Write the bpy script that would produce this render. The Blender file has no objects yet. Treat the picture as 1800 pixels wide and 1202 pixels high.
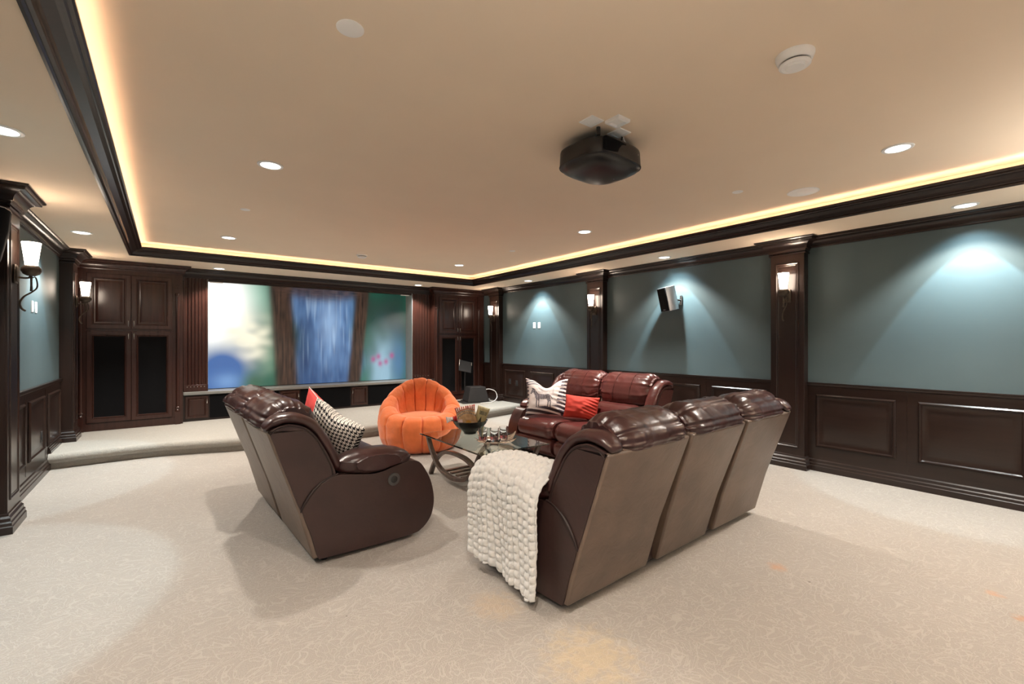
import bpy, bmesh, math, random
from math import sin, cos, pi, sqrt, exp, radians, atan2, floor
from mathutils import Vector, Matrix, noise as mnoise

# ------------------------------------------------------------------ camera, world, exposure
scene = bpy.context.scene
COL = scene.collection
FPX = 797.0
cam_d = bpy.data.cameras.new('camera'); cam = bpy.data.objects.new('camera', cam_d); COL.objects.link(cam)
cam_d.sensor_width = 36.0; cam_d.lens = 36.0 * FPX / 1800.0; cam_d.shift_y = 1.5 / 1800.0
cam_d.clip_start = 0.05; cam_d.clip_end = 60
cam.location = (0, 0, 1.45); cam.rotation_euler = (radians(90), 0, radians(-37.2))
scene.camera = cam
world = bpy.data.worlds.new('world'); scene.world = world; world.use_nodes = True
world.node_tree.nodes['Background'].inputs[0].default_value = (0.80, 0.84, 0.90, 1)
world.node_tree.nodes['Background'].inputs[1].default_value = 0.22
vs = scene.view_settings
vs.view_transform = 'Standard'; vs.look = 'None'; vs.gamma = 1.0; vs.use_curve_mapping = False
vs.exposure = 0.34
scene.cycles.diffuse_bounces = 6

MAIN_W = 140.0      # recessed lights in the tray
SOFFIT_W = 84.0    # recessed wall washers in the soffit
SCONCE_E = 20.0
ROPE_E = 26.0
SCREEN_E = 1.0
ADDED_UPLIGHT_W = 440.0      # added uplighters behind the camera

# ------------------------------------------------------------------ room numbers
XL, XR = -1.10, 5.88
YB, YF = -3.2, 9.6
SOF, CEIL = 2.65, 2.82
TX0, TX1, TY0, TY1 = -0.42, 5.12, -2.4, 8.07
RAIL = 1.0
STZ = 0.18

def srgb(r, g, b):
    f = lambda c: (c / 255.0 / 12.92) if c / 255.0 <= 0.04045 else ((c / 255.0 + 0.055) / 1.055) ** 2.4
    return (f(r), f(g), f(b))

# ------------------------------------------------------------------ materials
def new_mat(name):
    m = bpy.data.materials.new(name); m.use_nodes = True
    nt = m.node_tree
    return m, nt, nt.nodes['Principled BSDF']
def N(nt, typ, **kw):
    n = nt.nodes.new(typ)
    for k, v in kw.items(): setattr(n, k, v)
    return n
def simple(name, col, rough=0.5, metal=0.0, coat=0.0, noise=0.12, scale=14.0, bump=0.0, bscale=60.0, sheen=0.0, spec=0.5):
    m, nt, p = new_mat(name)
    tc = N(nt, 'ShaderNodeTexCoord'); nz = N(nt, 'ShaderNodeTexNoise'); nz.inputs['Scale'].default_value = scale
    nz.inputs['Detail'].default_value = 4
    nt.links.new(tc.outputs['Object'], nz.inputs['Vector'])
    r = N(nt, 'ShaderNodeValToRGB')
    r.color_ramp.elements[0].position = 0.3; r.color_ramp.elements[1].position = 0.7
    r.color_ramp.elements[0].color = tuple(c * (1 - noise) for c in col) + (1,)
    r.color_ramp.elements[1].color = tuple(min(1, c * (1 + noise)) for c in col) + (1,)
    nt.links.new(nz.outputs['Fac'], r.inputs['Fac']); nt.links.new(r.outputs['Color'], p.inputs['Base Color'])
    p.inputs['Roughness'].default_value = rough; p.inputs['Metallic'].default_value = metal
    p.inputs['Coat Weight'].default_value = coat; p.inputs['Coat Roughness'].default_value = 0.15
    p.inputs['Sheen Weight'].default_value = sheen; p.inputs['Specular IOR Level'].default_value = spec
    if bump:
        n2 = N(nt, 'ShaderNodeTexNoise'); n2.inputs['Scale'].default_value = bscale; n2.inputs['Detail'].default_value = 3
        nt.links.new(tc.outputs['Object'], n2.inputs['Vector'])
        b = N(nt, 'ShaderNodeBump'); b.inputs['Strength'].default_value = bump; b.inputs['Distance'].default_value = 0.01
        nt.links.new(n2.outputs['Fac'], b.inputs['Height']); nt.links.new(b.outputs['Normal'], p.inputs['Normal'])
    return m
def wood_mat(name, c0, c1, rough=0.3, axis='Z'):
    m, nt, p = new_mat(name)
    tc = N(nt, 'ShaderNodeTexCoord'); mp = N(nt, 'ShaderNodeMapping')
    mp.inputs['Scale'].default_value = {'Z': (22, 22, 1.6), 'Y': (22, 1.6, 22), 'X': (1.6, 22, 22)}[axis]
    nz = N(nt, 'ShaderNodeTexNoise'); nz.inputs['Scale'].default_value = 1.4; nz.inputs['Detail'].default_value = 4; nz.inputs['Distortion'].default_value = 0.35
    nt.links.new(tc.outputs['Object'], mp.inputs['Vector']); nt.links.new(mp.outputs['Vector'], nz.inputs['Vector'])
    r = N(nt, 'ShaderNodeValToRGB'); r.color_ramp.elements[0].position = 0.32; r.color_ramp.elements[1].position = 0.68
    r.color_ramp.elements[0].color = c0 + (1,); r.color_ramp.elements[1].color = c1 + (1,)
    nt.links.new(nz.outputs['Fac'], r.inputs['Fac']); nt.links.new(r.outputs['Color'], p.inputs['Base Color'])
    p.inputs['Roughness'].default_value = rough; p.inputs['Coat Weight'].default_value = 0.18; p.inputs['Specular IOR Level'].default_value = 0.42; p.inputs['Coat Roughness'].default_value = 0.2
    return m
def leather_mat(name, col, rough=0.36, crease=0.17):
    m, nt, p = new_mat(name)
    tc = N(nt, 'ShaderNodeTexCoord')
    nz = N(nt, 'ShaderNodeTexNoise'); nz.inputs['Scale'].default_value = 5; nz.inputs['Detail'].default_value = 5
    nt.links.new(tc.outputs['Object'], nz.inputs['Vector'])
    r = N(nt, 'ShaderNodeValToRGB'); r.color_ramp.elements[0].position = 0.35; r.color_ramp.elements[1].position = 0.7
    r.color_ramp.elements[0].color = tuple(c * 0.82 for c in col) + (1,); r.color_ramp.elements[1].color = tuple(c * 1.15 for c in col) + (1,)
    nt.links.new(nz.outputs['Fac'], r.inputs['Fac']); nt.links.new(r.outputs['Color'], p.inputs['Base Color'])
    vo = N(nt, 'ShaderNodeTexVoronoi'); vo.inputs['Scale'].default_value = 260
    nt.links.new(tc.outputs['Object'], vo.inputs['Vector'])
    n2 = N(nt, 'ShaderNodeTexNoise'); n2.inputs['Scale'].default_value = 9; n2.inputs['Detail'].default_value = 2; n2.inputs['Distortion'].default_value = 1.6
    nt.links.new(tc.outputs['Object'], n2.inputs['Vector'])
    b1 = N(nt, 'ShaderNodeBump'); b1.inputs['Strength'].default_value = crease; b1.inputs['Distance'].default_value = 0.02
    b2 = N(nt, 'ShaderNodeBump'); b2.inputs['Strength'].default_value = 0.12; b2.inputs['Distance'].default_value = 0.002
    nt.links.new(n2.outputs['Fac'], b1.inputs['Height']); nt.links.new(vo.outputs['Distance'], b2.inputs['Height'])
    nt.links.new(b1.outputs['Normal'], b2.inputs['Normal']); nt.links.new(b2.outputs['Normal'], p.inputs['Normal'])
    p.inputs['Roughness'].default_value = rough; p.inputs['Specular IOR Level'].default_value = 0.6
    return m
def emit_mat(name, col, strength):
    m, nt, p = new_mat(name)
    p.inputs['Base Color'].default_value = (0.9, 0.88, 0.84, 1)
    p.inputs['Emission Color'].default_value = tuple(col) + (1,); p.inputs['Emission Strength'].default_value = strength
    return m
def attr_mat(name, rough=0.7, emission=0.0, bump=0.0, sheen=0.0):
    m, nt, p = new_mat(name)
    a = N(nt, 'ShaderNodeAttribute'); a.attribute_name = 'Col'
    if emission:
        p.inputs['Base Color'].default_value = (0.02, 0.02, 0.02, 1)
        nt.links.new(a.outputs['Color'], p.inputs['Emission Color']); p.inputs['Emission Strength'].default_value = emission
    else:
        nt.links.new(a.outputs['Color'], p.inputs['Base Color'])
    p.inputs['Roughness'].default_value = rough; p.inputs['Sheen Weight'].default_value = sheen
    return m
def carpet_mat(name, base, vine, stains=()):
    m, nt, p = new_mat(name)
    L = nt.links.new
    tc = N(nt, 'ShaderNodeTexCoord')
    warp = N(nt, 'ShaderNodeTexNoise'); warp.inputs['Scale'].default_value = 5.0; warp.inputs['Detail'].default_value = 1
    L(tc.outputs['Object'], warp.inputs['Vector'])
    mx = N(nt, 'ShaderNodeVectorMath', operation='MULTIPLY_ADD'); mx.inputs[1].default_value = (0.22, 0.22, 0)
    L(warp.outputs['Color'], mx.inputs[0]); L(tc.outputs['Object'], mx.inputs[2])
    def contour(scale, w, det=0.0):
        n = N(nt, 'ShaderNodeTexNoise'); n.inputs['Scale'].default_value = scale; n.inputs['Detail'].default_value = det
        L(mx.outputs[0], n.inputs['Vector'])
        s = N(nt, 'ShaderNodeMath', operation='SUBTRACT'); L(n.outputs['Fac'], s.inputs[0]); s.inputs[1].default_value = 0.5
        a = N(nt, 'ShaderNodeMath', operation='ABSOLUTE'); L(s.outputs[0], a.inputs[0])
        mr = N(nt, 'ShaderNodeMapRange'); mr.inputs[1].default_value = w * 0.5; mr.inputs[2].default_value = w; mr.inputs[3].default_value = 1; mr.inputs[4].default_value = 0
        L(a.outputs[0], mr.inputs[0]); return mr.outputs[0]
    c1 = contour(15.0, 0.026); c2 = contour(29.0, 0.034, 0.5)
    mxx = N(nt, 'ShaderNodeMath', operation='MAXIMUM'); L(c1, mxx.inputs[0]); L(c2, mxx.inputs[1])
    pile = N(nt, 'ShaderNodeTexNoise'); pile.inputs['Scale'].default_value = 170; pile.inputs['Detail'].default_value = 2
    L(tc.outputs['Object'], pile.inputs['Vector'])
    big = N(nt, 'ShaderNodeTexNoise'); big.inputs['Scale'].default_value = 1.3; big.inputs['Detail'].default_value = 3
    L(tc.outputs['Object'], big.inputs['Vector'])
    mix = N(nt, 'ShaderNodeMix', data_type='RGBA'); mix.inputs['A'].default_value = base + (1,); mix.inputs['B'].default_value = vine + (1,)
    L(mxx.outputs[0], mix.inputs['Factor'])
    pr = N(nt, 'ShaderNodeMapRange'); pr.inputs[3].default_value = 0.80; pr.inputs[4].default_value = 1.18; L(pile.outputs['Fac'], pr.inputs[0])
    br = N(nt, 'ShaderNodeMapRange'); br.inputs[3].default_value = 0.92; br.inputs[4].default_value = 1.06; L(big.outputs['Fac'], br.inputs[0])
    mm = N(nt, 'ShaderNodeMath', operation='MULTIPLY'); L(pr.outputs[0], mm.inputs[0]); L(br.outputs[0], mm.inputs[1])
    v = N(nt, 'ShaderNodeVectorMath', operation='SCALE'); L(mix.outputs['Result'], v.inputs[0]); L(mm.outputs[0], v.inputs['Scale'])
    out = v.outputs[0]
    if stains:
        sn = N(nt, 'ShaderNodeTexNoise'); sn.inputs['Scale'].default_value = 22; sn.inputs['Detail'].default_value = 5
        L(tc.outputs['Object'], sn.inputs['Vector'])
        for (sx, sy, rad, col, amt) in stains:
            d = N(nt, 'ShaderNodeVectorMath', operation='DISTANCE'); L(tc.outputs['Object'], d.inputs[0]); d.inputs[1].default_value = (sx, sy, 0)
            mr = N(nt, 'ShaderNodeMapRange'); mr.inputs[1].default_value = rad; mr.inputs[2].default_value = 0; mr.inputs[3].default_value = 0; mr.inputs[4].default_value = 1
            L(d.outputs['Value'], mr.inputs[0])
            ad = N(nt, 'ShaderNodeMath', operation='MULTIPLY'); L(mr.outputs[0], ad.inputs[0]); L(sn.outputs['Fac'], ad.inputs[1])
            m2 = N(nt, 'ShaderNodeMapRange'); m2.inputs[1].default_value = 0.18; m2.inputs[2].default_value = 0.42; m2.inputs[3].default_value = 0; m2.inputs[4].default_value = amt
            L(ad.outputs[0], m2.inputs[0])
            mc = N(nt, 'ShaderNodeMix', data_type='RGBA'); L(m2.outputs[0], mc.inputs['Factor']); L(out, mc.inputs['A']); mc.inputs['B'].default_value = col + (1,)
            out = mc.outputs['Result']
    L(out, p.inputs['Base Color'])
    b = N(nt, 'ShaderNodeBump'); b.inputs['Strength'].default_value = 0.5; b.inputs['Distance'].default_value = 0.012
    hs = N(nt, 'ShaderNodeMath', operation='MULTIPLY_ADD'); L(mxx.outputs[0], hs.inputs[0]); hs.inputs[1].default_value = 0.35; L(pile.outputs['Fac'], hs.inputs[2])
    L(hs.outputs[0], b.inputs['Height']); L(b.outputs['Normal'], p.inputs['Normal'])
    p.inputs['Roughness'].default_value = 0.95; p.inputs['Specular IOR Level'].default_value = 0.15; p.inputs['Sheen Weight'].default_value = 0.15
    return m
def glass_mat(name, tint=(0.93, 0.98, 0.96), rough=0.0):
    m, nt, p = new_mat(name)
    p.inputs['Base Color'].default_value = tint + (1,); p.inputs['Transmission Weight'].default_value = 1.0
    p.inputs['Roughness'].default_value = rough; p.inputs['IOR'].default_value = 1.48
    return m
def hound_mat(name):
    m, nt, p = new_mat(name); L = nt.links.new
    uv = N(nt, 'ShaderNodeUVMap'); uv.uv_map = 'UVMap'
    sep = N(nt, 'ShaderNodeSeparateXYZ'); L(uv.outputs[0], sep.inputs[0])
    def M(op, a, b=None):
        n = N(nt, 'ShaderNodeMath', operation=op)
        for i, x in enumerate((a, b)):
            if x is None: continue
            if isinstance(x, (int, float)): n.inputs[i].default_value = x
            else: L(x, n.inputs[i])
        return n.outputs[0]
    K = 8 * 15
    i = M('FLOOR', M('MULTIPLY', sep.outputs[0], K)); j = M('FLOOR', M('MULTIPLY', sep.outputs[1], K))
    wi = M('LESS_THAN', M('FLOORED_MODULO', i, 8), 3.5); wj = M('LESS_THAN', M('FLOORED_MODULO', j, 8), 3.5)
    tw = M('LESS_THAN', M('FLOORED_MODULO', M('SUBTRACT', i, j), 4), 1.5)
    v = M('ADD', M('MULTIPLY', wi, tw), M('MULTIPLY', wj, M('SUBTRACT', 1.0, tw)))
    mc = N(nt, 'ShaderNodeMix', data_type='RGBA'); L(v, mc.inputs['Factor'])
    mc.inputs['A'].default_value = srgb(238, 234, 226) + (1,); mc.inputs['B'].default_value = (0.006, 0.006, 0.008, 1)
    L(mc.outputs['Result'], p.inputs['Base Color']); p.inputs['Roughness'].default_value = 0.85
    return m

M_WOOD = wood_mat('espresso_wood', (0.0145, 0.0072, 0.0053), (0.0205, 0.0100, 0.0074))
M_WOODH = wood_mat('espresso_wood_along_y', (0.0145, 0.0072, 0.0053), (0.0205, 0.0100, 0.0074), axis='Y')
M_WOODX = wood_mat('espresso_wood_along_x', (0.0145, 0.0072, 0.0053), (0.0205, 0.0100, 0.0074), axis='X')
M_CAB = wood_mat('cherry_stained_wood', (0.031, 0.0112, 0.0080), (0.042, 0.0152, 0.0108), rough=0.27)
M_TEAL = simple('teal_wall_paint', (0.080, 0.116, 0.126), rough=0.50, noise=0.03, scale=3, bump=0.05, bscale=220)
M_CEIL = simple('tan_ceiling_paint', (0.86, 0.71, 0.55), rough=0.85, noise=0.015, scale=2)
M_WHITE = simple('white_plastic', (0.93, 0.92, 0.90), rough=0.4, noise=0.02)
M_BLACK = simple('black_cloth', (0.006, 0.006, 0.007), rough=0.95, noise=0.2, scale=200, spec=0.12)
M_PLASTIC = simple('black_plastic', (0.018, 0.017, 0.017), rough=0.33, noise=0.1)
M_CHARC = simple('charcoal_plastic', (0.018, 0.017, 0.018), rough=0.55, noise=0.1)
M_SILVER = simple('brushed_silver', (0.42, 0.42, 0.43), rough=0.35, metal=0.8, noise=0.05)
M_NICKEL = simple('nickel', (0.75, 0.73, 0.70), rough=0.25, metal=1.0, noise=0.05)
M_MATTE = simple('matte_black', (0.016, 0.016, 0.017), rough=0.75, noise=0.1, spec=0.2)
M_LEVER = simple('grey_lever_metal', (0.10, 0.10, 0.10), rough=0.35, metal=0.5)
M_BRONZE = simple('antique_bronze', (0.10, 0.078, 0.060), rough=0.5, metal=0.7, noise=0.3, scale=30)
M_LEATHER = leather_mat('burgundy_leather', (0.043, 0.0165, 0.0155), rough=0.30)
M_LEATHP = leather_mat('burgundy_leather_panels', (0.038, 0.018, 0.0155), rough=0.45, crease=0.10)
M_LEATHR = leather_mat('burgundy_leather_lit', (0.092, 0.023, 0.021), rough=0.28)  # redder copy of the burgundy leather, direct lamp light put into the colour
M_LEATHP2 = leather_mat('burgundy_leather_panels_lit', (0.078, 0.027, 0.023), rough=0.36, crease=0.10)  # brighter copy of the leather panels, lamp light put into the colour
M_BACK = leather_mat('back_leather_carpet_bounce', (0.148, 0.106, 0.082), rough=0.40, crease=0.14)  # lighter than the sides: carpet's reflected light put into the base colour
M_WELT_SHADE = simple('dark_welt_and_shade', (0.02, 0.010, 0.009), rough=0.5)  # real welts, and painted shade in the sofa gaps
M_ORANGE = simple('orange_corduroy', (0.74, 0.185, 0.060), rough=0.9, noise=0.08, scale=9, bump=0.35, bscale=38, sheen=0.35, spec=0.1)
M_CARPET = carpet_mat('scroll_carpet', (0.352, 0.323, 0.292), (0.408, 0.376, 0.342),
    stains=[(3.14, 1.30, 0.11, (0.50, 0.27, 0.14), 0.6), (3.80, .40, 0.075, (0.50, 0.28, 0.16), 0.6), (3.58, .28, 0.075, (0.42, 0.22, 0.11), 0.7),
            (1.55, 1.45, 0.42, (0.55, 0.42, 0.24), 0.45), (1.45, 2.05, 0.28, (0.52, 0.38, 0.24), 0.40), (.755, 2.45, 0.014, (0.08, 0.06, 0.05), 1.0), (3.10, 1.10, 0.016, (0.10, 0.08, 0.06), .9)])
M_STAGE = carpet_mat('stage_carpet', (0.385, 0.366, 0.332), (0.43, 0.41, 0.37))
M_GLASS = glass_mat('table_glass', (0.80, 0.93, 0.90))
M_TUMBLER = glass_mat('tumbler_glass', (0.97, 0.98, 0.98))
M_DRINK = glass_mat('red_drink', (0.80, 0.30, 0.34))
M_TABLE = wood_mat('table_base_wood', (0.050, 0.030, 0.022), (0.105, 0.066, 0.050), rough=0.28)
M_BOWL = simple('black_lacquer', (0.010, 0.009, 0.009), rough=0.12, noise=0.05)
M_REDP = simple('red_cotton', (0.55, 0.050, 0.034), rough=0.85, noise=0.05, bump=0.1, bscale=150)
M_PINK = simple('coral_cotton', (0.80, 0.090, 0.085), rough=0.85, noise=0.05, bump=0.1, bscale=150)
M_PIPING = simple('white_piping', (0.80, 0.76, 0.74), rough=0.8)
M_THROW = simple('cream_plush', (0.72, 0.71, 0.69), rough=1.0, noise=0.06, scale=60, bump=0.5, bscale=260, sheen=0.5, spec=0.1)
M_HOUND = hound_mat('houndstooth_cloth')
M_SHADE = emit_mat('lit_glass_shade', (1.0, 0.82, 0.66), SCONCE_E)
M_LENS = emit_mat('lit_lens', (1.0, 0.96, 0.90), 6.0)
M_ROPE = emit_mat('warm_rope_light', (1.0, 0.66, 0.44), ROPE_E)
M_VCOL = attr_mat('printed_cloth', 0.85)
M_SCREEN = attr_mat('projected_picture', 0.6, emission=SCREEN_E)
M_SCRB = simple('grey_screen_border', (0.42, 0.46, 0.46), rough=0.7, noise=0.03)
M_LEDGE = simple('grey_ledge', (0.20, 0.20, 0.19), rough=0.35, noise=0.05)

# ------------------------------------------------------------------ mesh helpers
class MB:
    def __init__(s): s.v = []; s.f = []
    def add(s, vs, fs, M=None):
        o = len(s.v)
        s.v += [tuple(M @ Vector(p)) for p in vs] if M is not None else [tuple(p) for p in vs]
        s.f += [tuple(i + o for i in f) for f in fs]
    def box(s, x0, x1, y0, y1, z0, z1, M=None):
        vs_ = [(x, y, z) for z in (z0, z1) for y in (y0, y1) for x in (x0, x1)]
        s.add(vs_, [(0, 2, 3, 1), (4, 5, 7, 6), (0, 1, 5, 4), (2, 6, 7, 3), (0, 4, 6, 2), (1, 3, 7, 5)], M)
    def prism(s, poly, a0, a1, fn):
        """poly: list of 2d pts, extruded between a0..a1; fn(p, a) -> 3d"""
        n = len(poly)
        s.add([fn(p, a0) for p in poly] + [fn(p, a1) for p in poly],
              [tuple(range(n))[::-1], tuple(range(n, 2 * n))] + [(i, (i + 1) % n, n + (i + 1) % n, n + i) for i in range(n)])
    def lathe(s, prof, n=32, M=None):
        vs_ = []; fs = []
        for (r, z) in prof:
            for k in range(n):
                a = 2 * pi * k / n; vs_.append((r * cos(a), r * sin(a), z))
        for i in range(len(prof) - 1):
            for k in range(n):
                k2 = (k + 1) % n; fs.append((i * n + k, i * n + k2, (i + 1) * n + k2, (i + 1) * n + k))
        if prof[0][0] > 1e-5: fs.append(tuple(range(n))[::-1])
        if prof[-1][0] > 1e-5: fs.append(tuple((len(prof) - 1) * n + k for k in range(n)))
        s.add(vs_, fs, M)
    def tube(s, pts, r, n=10, b=None, side=None, M=None):
        """round (or elliptical when b/side given) tube; r and b may be lists"""
        pts = [Vector(p) for p in pts]; m = len(pts)
        rr = r if isinstance(r, (list, tuple)) else [r] * m
        bb = b if isinstance(b, (list, tuple)) else ([b] * m if b is not None else rr)
        T = [(pts[min(i + 1, m - 1)] - pts[max(i - 1, 0)]).normalized() for i in range(m)]
        sd = Vector(side) if side is not None else (Vector((0, 0, 1)) if abs(T[0].z) < 0.9 else Vector((1, 0, 0)))
        vs_ = []; fs = []
        for i in range(m):
            sd = (sd - T[i] * sd.dot(T[i])).normalized(); o = T[i].cross(sd)
            for k in range(n):
                a = 2 * pi * k / n
                vs_.append(pts[i] + sd * (rr[i] * cos(a)) + o * (bb[i] * sin(a)))
        for i in range(m - 1):
            for k in range(n):
                k2 = (k + 1) % n; fs.append((i * n + k, i * n + k2, (i + 1) * n + k2, (i + 1) * n + k))
        fs += [tuple(range(n))[::-1], tuple((m - 1) * n + k for k in range(n))]
        s.add(vs_, fs, M)
    def sweep(s, path, prof, closed=False, M=None, caps=True):
        """path 2d xy, prof [(out, z)] closed polygon; out = to the left of travel"""
        P = [Vector(p) for p in path]; m = len(P); n = len(prof); vs_ = []
        for i in range(m):
            def nrm(a, b):
                d = (b - a).normalized(); return Vector((-d.y, d.x))
            if closed or 0 < i < m - 1:
                n1 = nrm(P[i - 1], P[i]); n2 = nrm(P[i], P[(i + 1) % m]); o = (n1 + n2) / (1 + n1.dot(n2))
            elif i == 0: o = nrm(P[0], P[1])
            else: o = nrm(P[m - 2], P[m - 1])
            for (q, z) in prof: vs_.append((P[i].x + o.x * q, P[i].y + o.y * q, z))
        fs = []
        for i in range(m if closed else m - 1):
            j = (i + 1) % m
            for k in range(n):
                k2 = (k + 1) % n; fs.append((i * n + k, j * n + k, j * n + k2, i * n + k2))
        if not closed and caps: fs += [tuple(range(n)), tuple((m - 1) * n + k for k in range(n))[::-1]]
        s.add(vs_, fs, M)
    def rings(s, o, ux, uz, nn, w, h, prof, fill=True):
        """concentric rectangles from corner o; prof [(inset, height)]"""
        o, ux, uz, nn = Vector(o), Vector(ux), Vector(uz), Vector(nn); vs_ = []; fs = []
        for (q, d) in prof:
            for (a, b) in ((q, q), (w - q, q), (w - q, h - q), (q, h - q)): vs_.append(o + ux * a + uz * b + nn * d)
        for i in range(len(prof) - 1):
            for k in range(4): fs.append((i * 4 + k, i * 4 + (k + 1) % 4, i * 4 + 4 + (k + 1) % 4, i * 4 + 4 + k))
        if fill: fs.append(tuple((len(prof) - 1) * 4 + k for k in range(4)))
        s.add(vs_, fs)
    def grid(s, fn, nu, nv, closeu=False):
        o = len(s.v)
        for i in range(nu):
            for j in range(nv): s.v.append(tuple(fn(i / ((nu if closeu else nu - 1)), j / (nv - 1))))
        for i in range(nu if closeu else nu - 1):
            for j in range(nv - 1):
                i2 = (i + 1) % nu; s.f.append((o + i * nv + j, o + i2 * nv + j, o + i2 * nv + j + 1, o + i * nv + j + 1))
    def puff(s, prof, x0, x1, rnd=0.08, nx=28, n=56, wr=0.0, seed=0, power=2.4, mn=0.0, crease=None):
        """closed smooth profile (y,z) run along x from x0 to x1 with rounded, gathered ends"""
        pts = spline(prof, n, True)
        cy = sum(p[0] for p in pts) / n; cz = sum(p[1] for p in pts) / n
        vs_ = []; fs = []
        ts = [0.5 - 0.5 * cos(pi * i / nx) for i in range(nx + 1)]
        L = x1 - x0
        for i, t in enumerate(ts):
            d = min(t, 1 - t) * L; k = 1.0
            if d < rnd: k = max(mn, (1 - (1 - d / rnd) ** power)) ** (1 / power) if d > 0 else mn
            for j, (y, z) in enumerate(pts):
                kk = k
                if wr:
                    fold = sin(j * 2 * pi / n * 9 + seed + 1.7 * sin(j * 0.5 + seed)) * exp(-d / (rnd * 1.3))
                    bign = mnoise.noise(Vector((t * L * 5 + seed * 3.1, y * 9, z * 9)))
                    u_ = t * L * 5.5 + y * 5 + (1 - z) * 2 + seed * 1.7
                    ridge = (1 - abs(mnoise.noise(Vector((u_, seed * 2.0, z * 2.2 + t * L))) * 2.1)) ** 3 * exp(-d / .30)
                    kk += k * wr * 1.25 * ridge
                    fold2 = sin(t * L * 38 + 5 * mnoise.noise(Vector((t * 2, z * 4 + seed, y * 3)))) * 0.10
                    kk += -k + k * (1 + wr * (0.9 * fold + 0.35 * bign + fold2 * (0.5 + mnoise.noise(Vector((y * 6, seed, t * 4))))))
                if crease:
                    for (tc_, w_, dep) in crease: kk *= 1 - dep * exp(-((t - tc_) / w_) ** 2)
                vs_.append((x0 + L * t, cy + (y - cy) * kk, cz + (z - cz) * kk))
        for i in range(nx):
            for j in range(n):
                j2 = (j + 1) % n; fs.append((i * n + j, i * n + j2, (i + 1) * n + j2, (i + 1) * n + j))
        fs += [tuple(range(n))[::-1], tuple(nx * n + j for j in range(n))]
        s.add(vs_, fs)
    def obj(s, name, mat, parent=None, smooth=30, bevel=0, seg=2, subsurf=0, kind=None):
        me = bpy.data.meshes.new(name); me.from_pydata(s.v, [], s.f); me.validate()
        bm = bmesh.new(); bm.from_mesh(me); bmesh.ops.recalc_face_normals(bm, faces=bm.faces); bm.to_mesh(me); bm.free()
        me.materials.append(mat)
        if smooth:
            me.shade_smooth(); me.set_sharp_from_angle(angle=radians(smooth))
        o = bpy.data.objects.new(name, me); COL.objects.link(o)
        if parent is not None: o.parent = parent
        if bevel:
            b = o.modifiers.new('bevel', 'BEVEL'); b.width = bevel; b.segments = seg; b.limit_method = 'ANGLE'; b.angle_limit = radians(40)
        if subsurf:
            b = o.modifiers.new('sub', 'SUBSURF'); b.levels = subsurf; b.render_levels = subsurf
        if kind: o['kind'] = kind
        return o
def spline(pts, n, closed=False):
    m = len(pts); out = []
    tot = m if closed else m - 1
    for q in range(n):
        t = q * tot / (n if closed else n - 1); i = min(int(t), tot - 1); f = t - i
        g = lambda k: pts[k % m] if closed else pts[max(0, min(m - 1, k))]
        p0, p1, p2, p3 = g(i - 1), g(i), g(i + 1), g(i + 2)
        out.append(tuple(0.5 * (2 * b + (c - a) * f + (2 * a - 5 * b + 4 * c - d) * f * f + (-a + 3 * b - 3 * c + d) * f ** 3) for a, b, c, d in zip(p0, p1, p2, p3)))
    return out
def tag(o, label, cat, group=None, kind=None):
    o['label'] = label; o['category'] = cat
    if group: o['group'] = group
    if kind: o['kind'] = kind
    return o
def thing(name, label, cat, loc=(0, 0, 0), rz=0.0, group=None):
    o = bpy.data.objects.new(name, None); COL.objects.link(o); o.location = loc; o.rotation_euler = (0, 0, rz)
    o.empty_display_size = 0.1
    return tag(o, label, cat, group)
def dup(root, loc, rz, label):
    r = root.copy(); COL.objects.link(r); r.location = loc; r.rotation_euler = (0, 0, rz); r['label'] = label
    for ch in [c for c in bpy.data.objects if c.parent == root]:
        c = ch.copy(); COL.objects.link(c); c.parent = r
        for g in [g for g in bpy.data.objects if g.parent == ch]:
            d = g.copy(); COL.objects.link(d); d.parent = c
    return r
def struct(mb, name, mat, **kw):
    return mb.obj(name, mat, kind='structure', **kw)
def vcolor(o, fn):
    me = o.data; a = me.color_attributes.new('Col', 'FLOAT_COLOR', 'POINT')
    for i, v in enumerate(me.vertices):
        c = fn(i, v.co); a.data[i].color = (c[0], c[1], c[2], 1)

# ------------------------------------------------------------------ lights (each in a fixture; those behind the camera are added)
def spot(name, loc, w, col, ang, blend, rad, parent=None):
    d = bpy.data.lights.new(name, 'SPOT'); d.energy = w; d.color = col; d.spot_size = radians(ang); d.spot_blend = blend; d.shadow_soft_size = rad
    o = bpy.data.objects.new(name, d); COL.objects.link(o); o.location = loc
    if parent is not None: o.parent = parent
    return o
WARM = (1.0, 0.92, 0.82); COOL = (0.60, 0.88, 1.0)

# ------------------------------------------------------------------ room shell
mb = MB(); mb.box(XL - 0.1, XR + 0.1, YB, YF, -0.08, 0.0); struct(mb, 'floor', M_CARPET)
mb = MB(); mb.box(XR, XR + 0.1, YB, YF, 0, CEIL + 0.1); struct(mb, 'wall_right', M_TEAL)
mb = MB(); mb.box(XL - 0.1, XL, YB, YF, 0, CEIL + 0.1); struct(mb, 'wall_left', M_TEAL)
mb = MB(); mb.box(XL, XR, 9.36, YF, 0, CEIL + 0.1); struct(mb, 'wall_screen', M_BLACK)
mb = MB()
mb.box(XL - .1, TX0, YB, YF, SOF, CEIL + .08); mb.box(TX1, XR + .1, YB, YF, SOF, CEIL + .08)
mb.box(TX0, TX1, TY1, YF, SOF, CEIL + .08); mb.box(TX0, TX1, YB, TY0, SOF, CEIL + .08)
mb.box(TX0, TX1, TY0, TY1, CEIL, CEIL + .08)
struct(mb, 'ceiling', M_CEIL, smooth=0)

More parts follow.
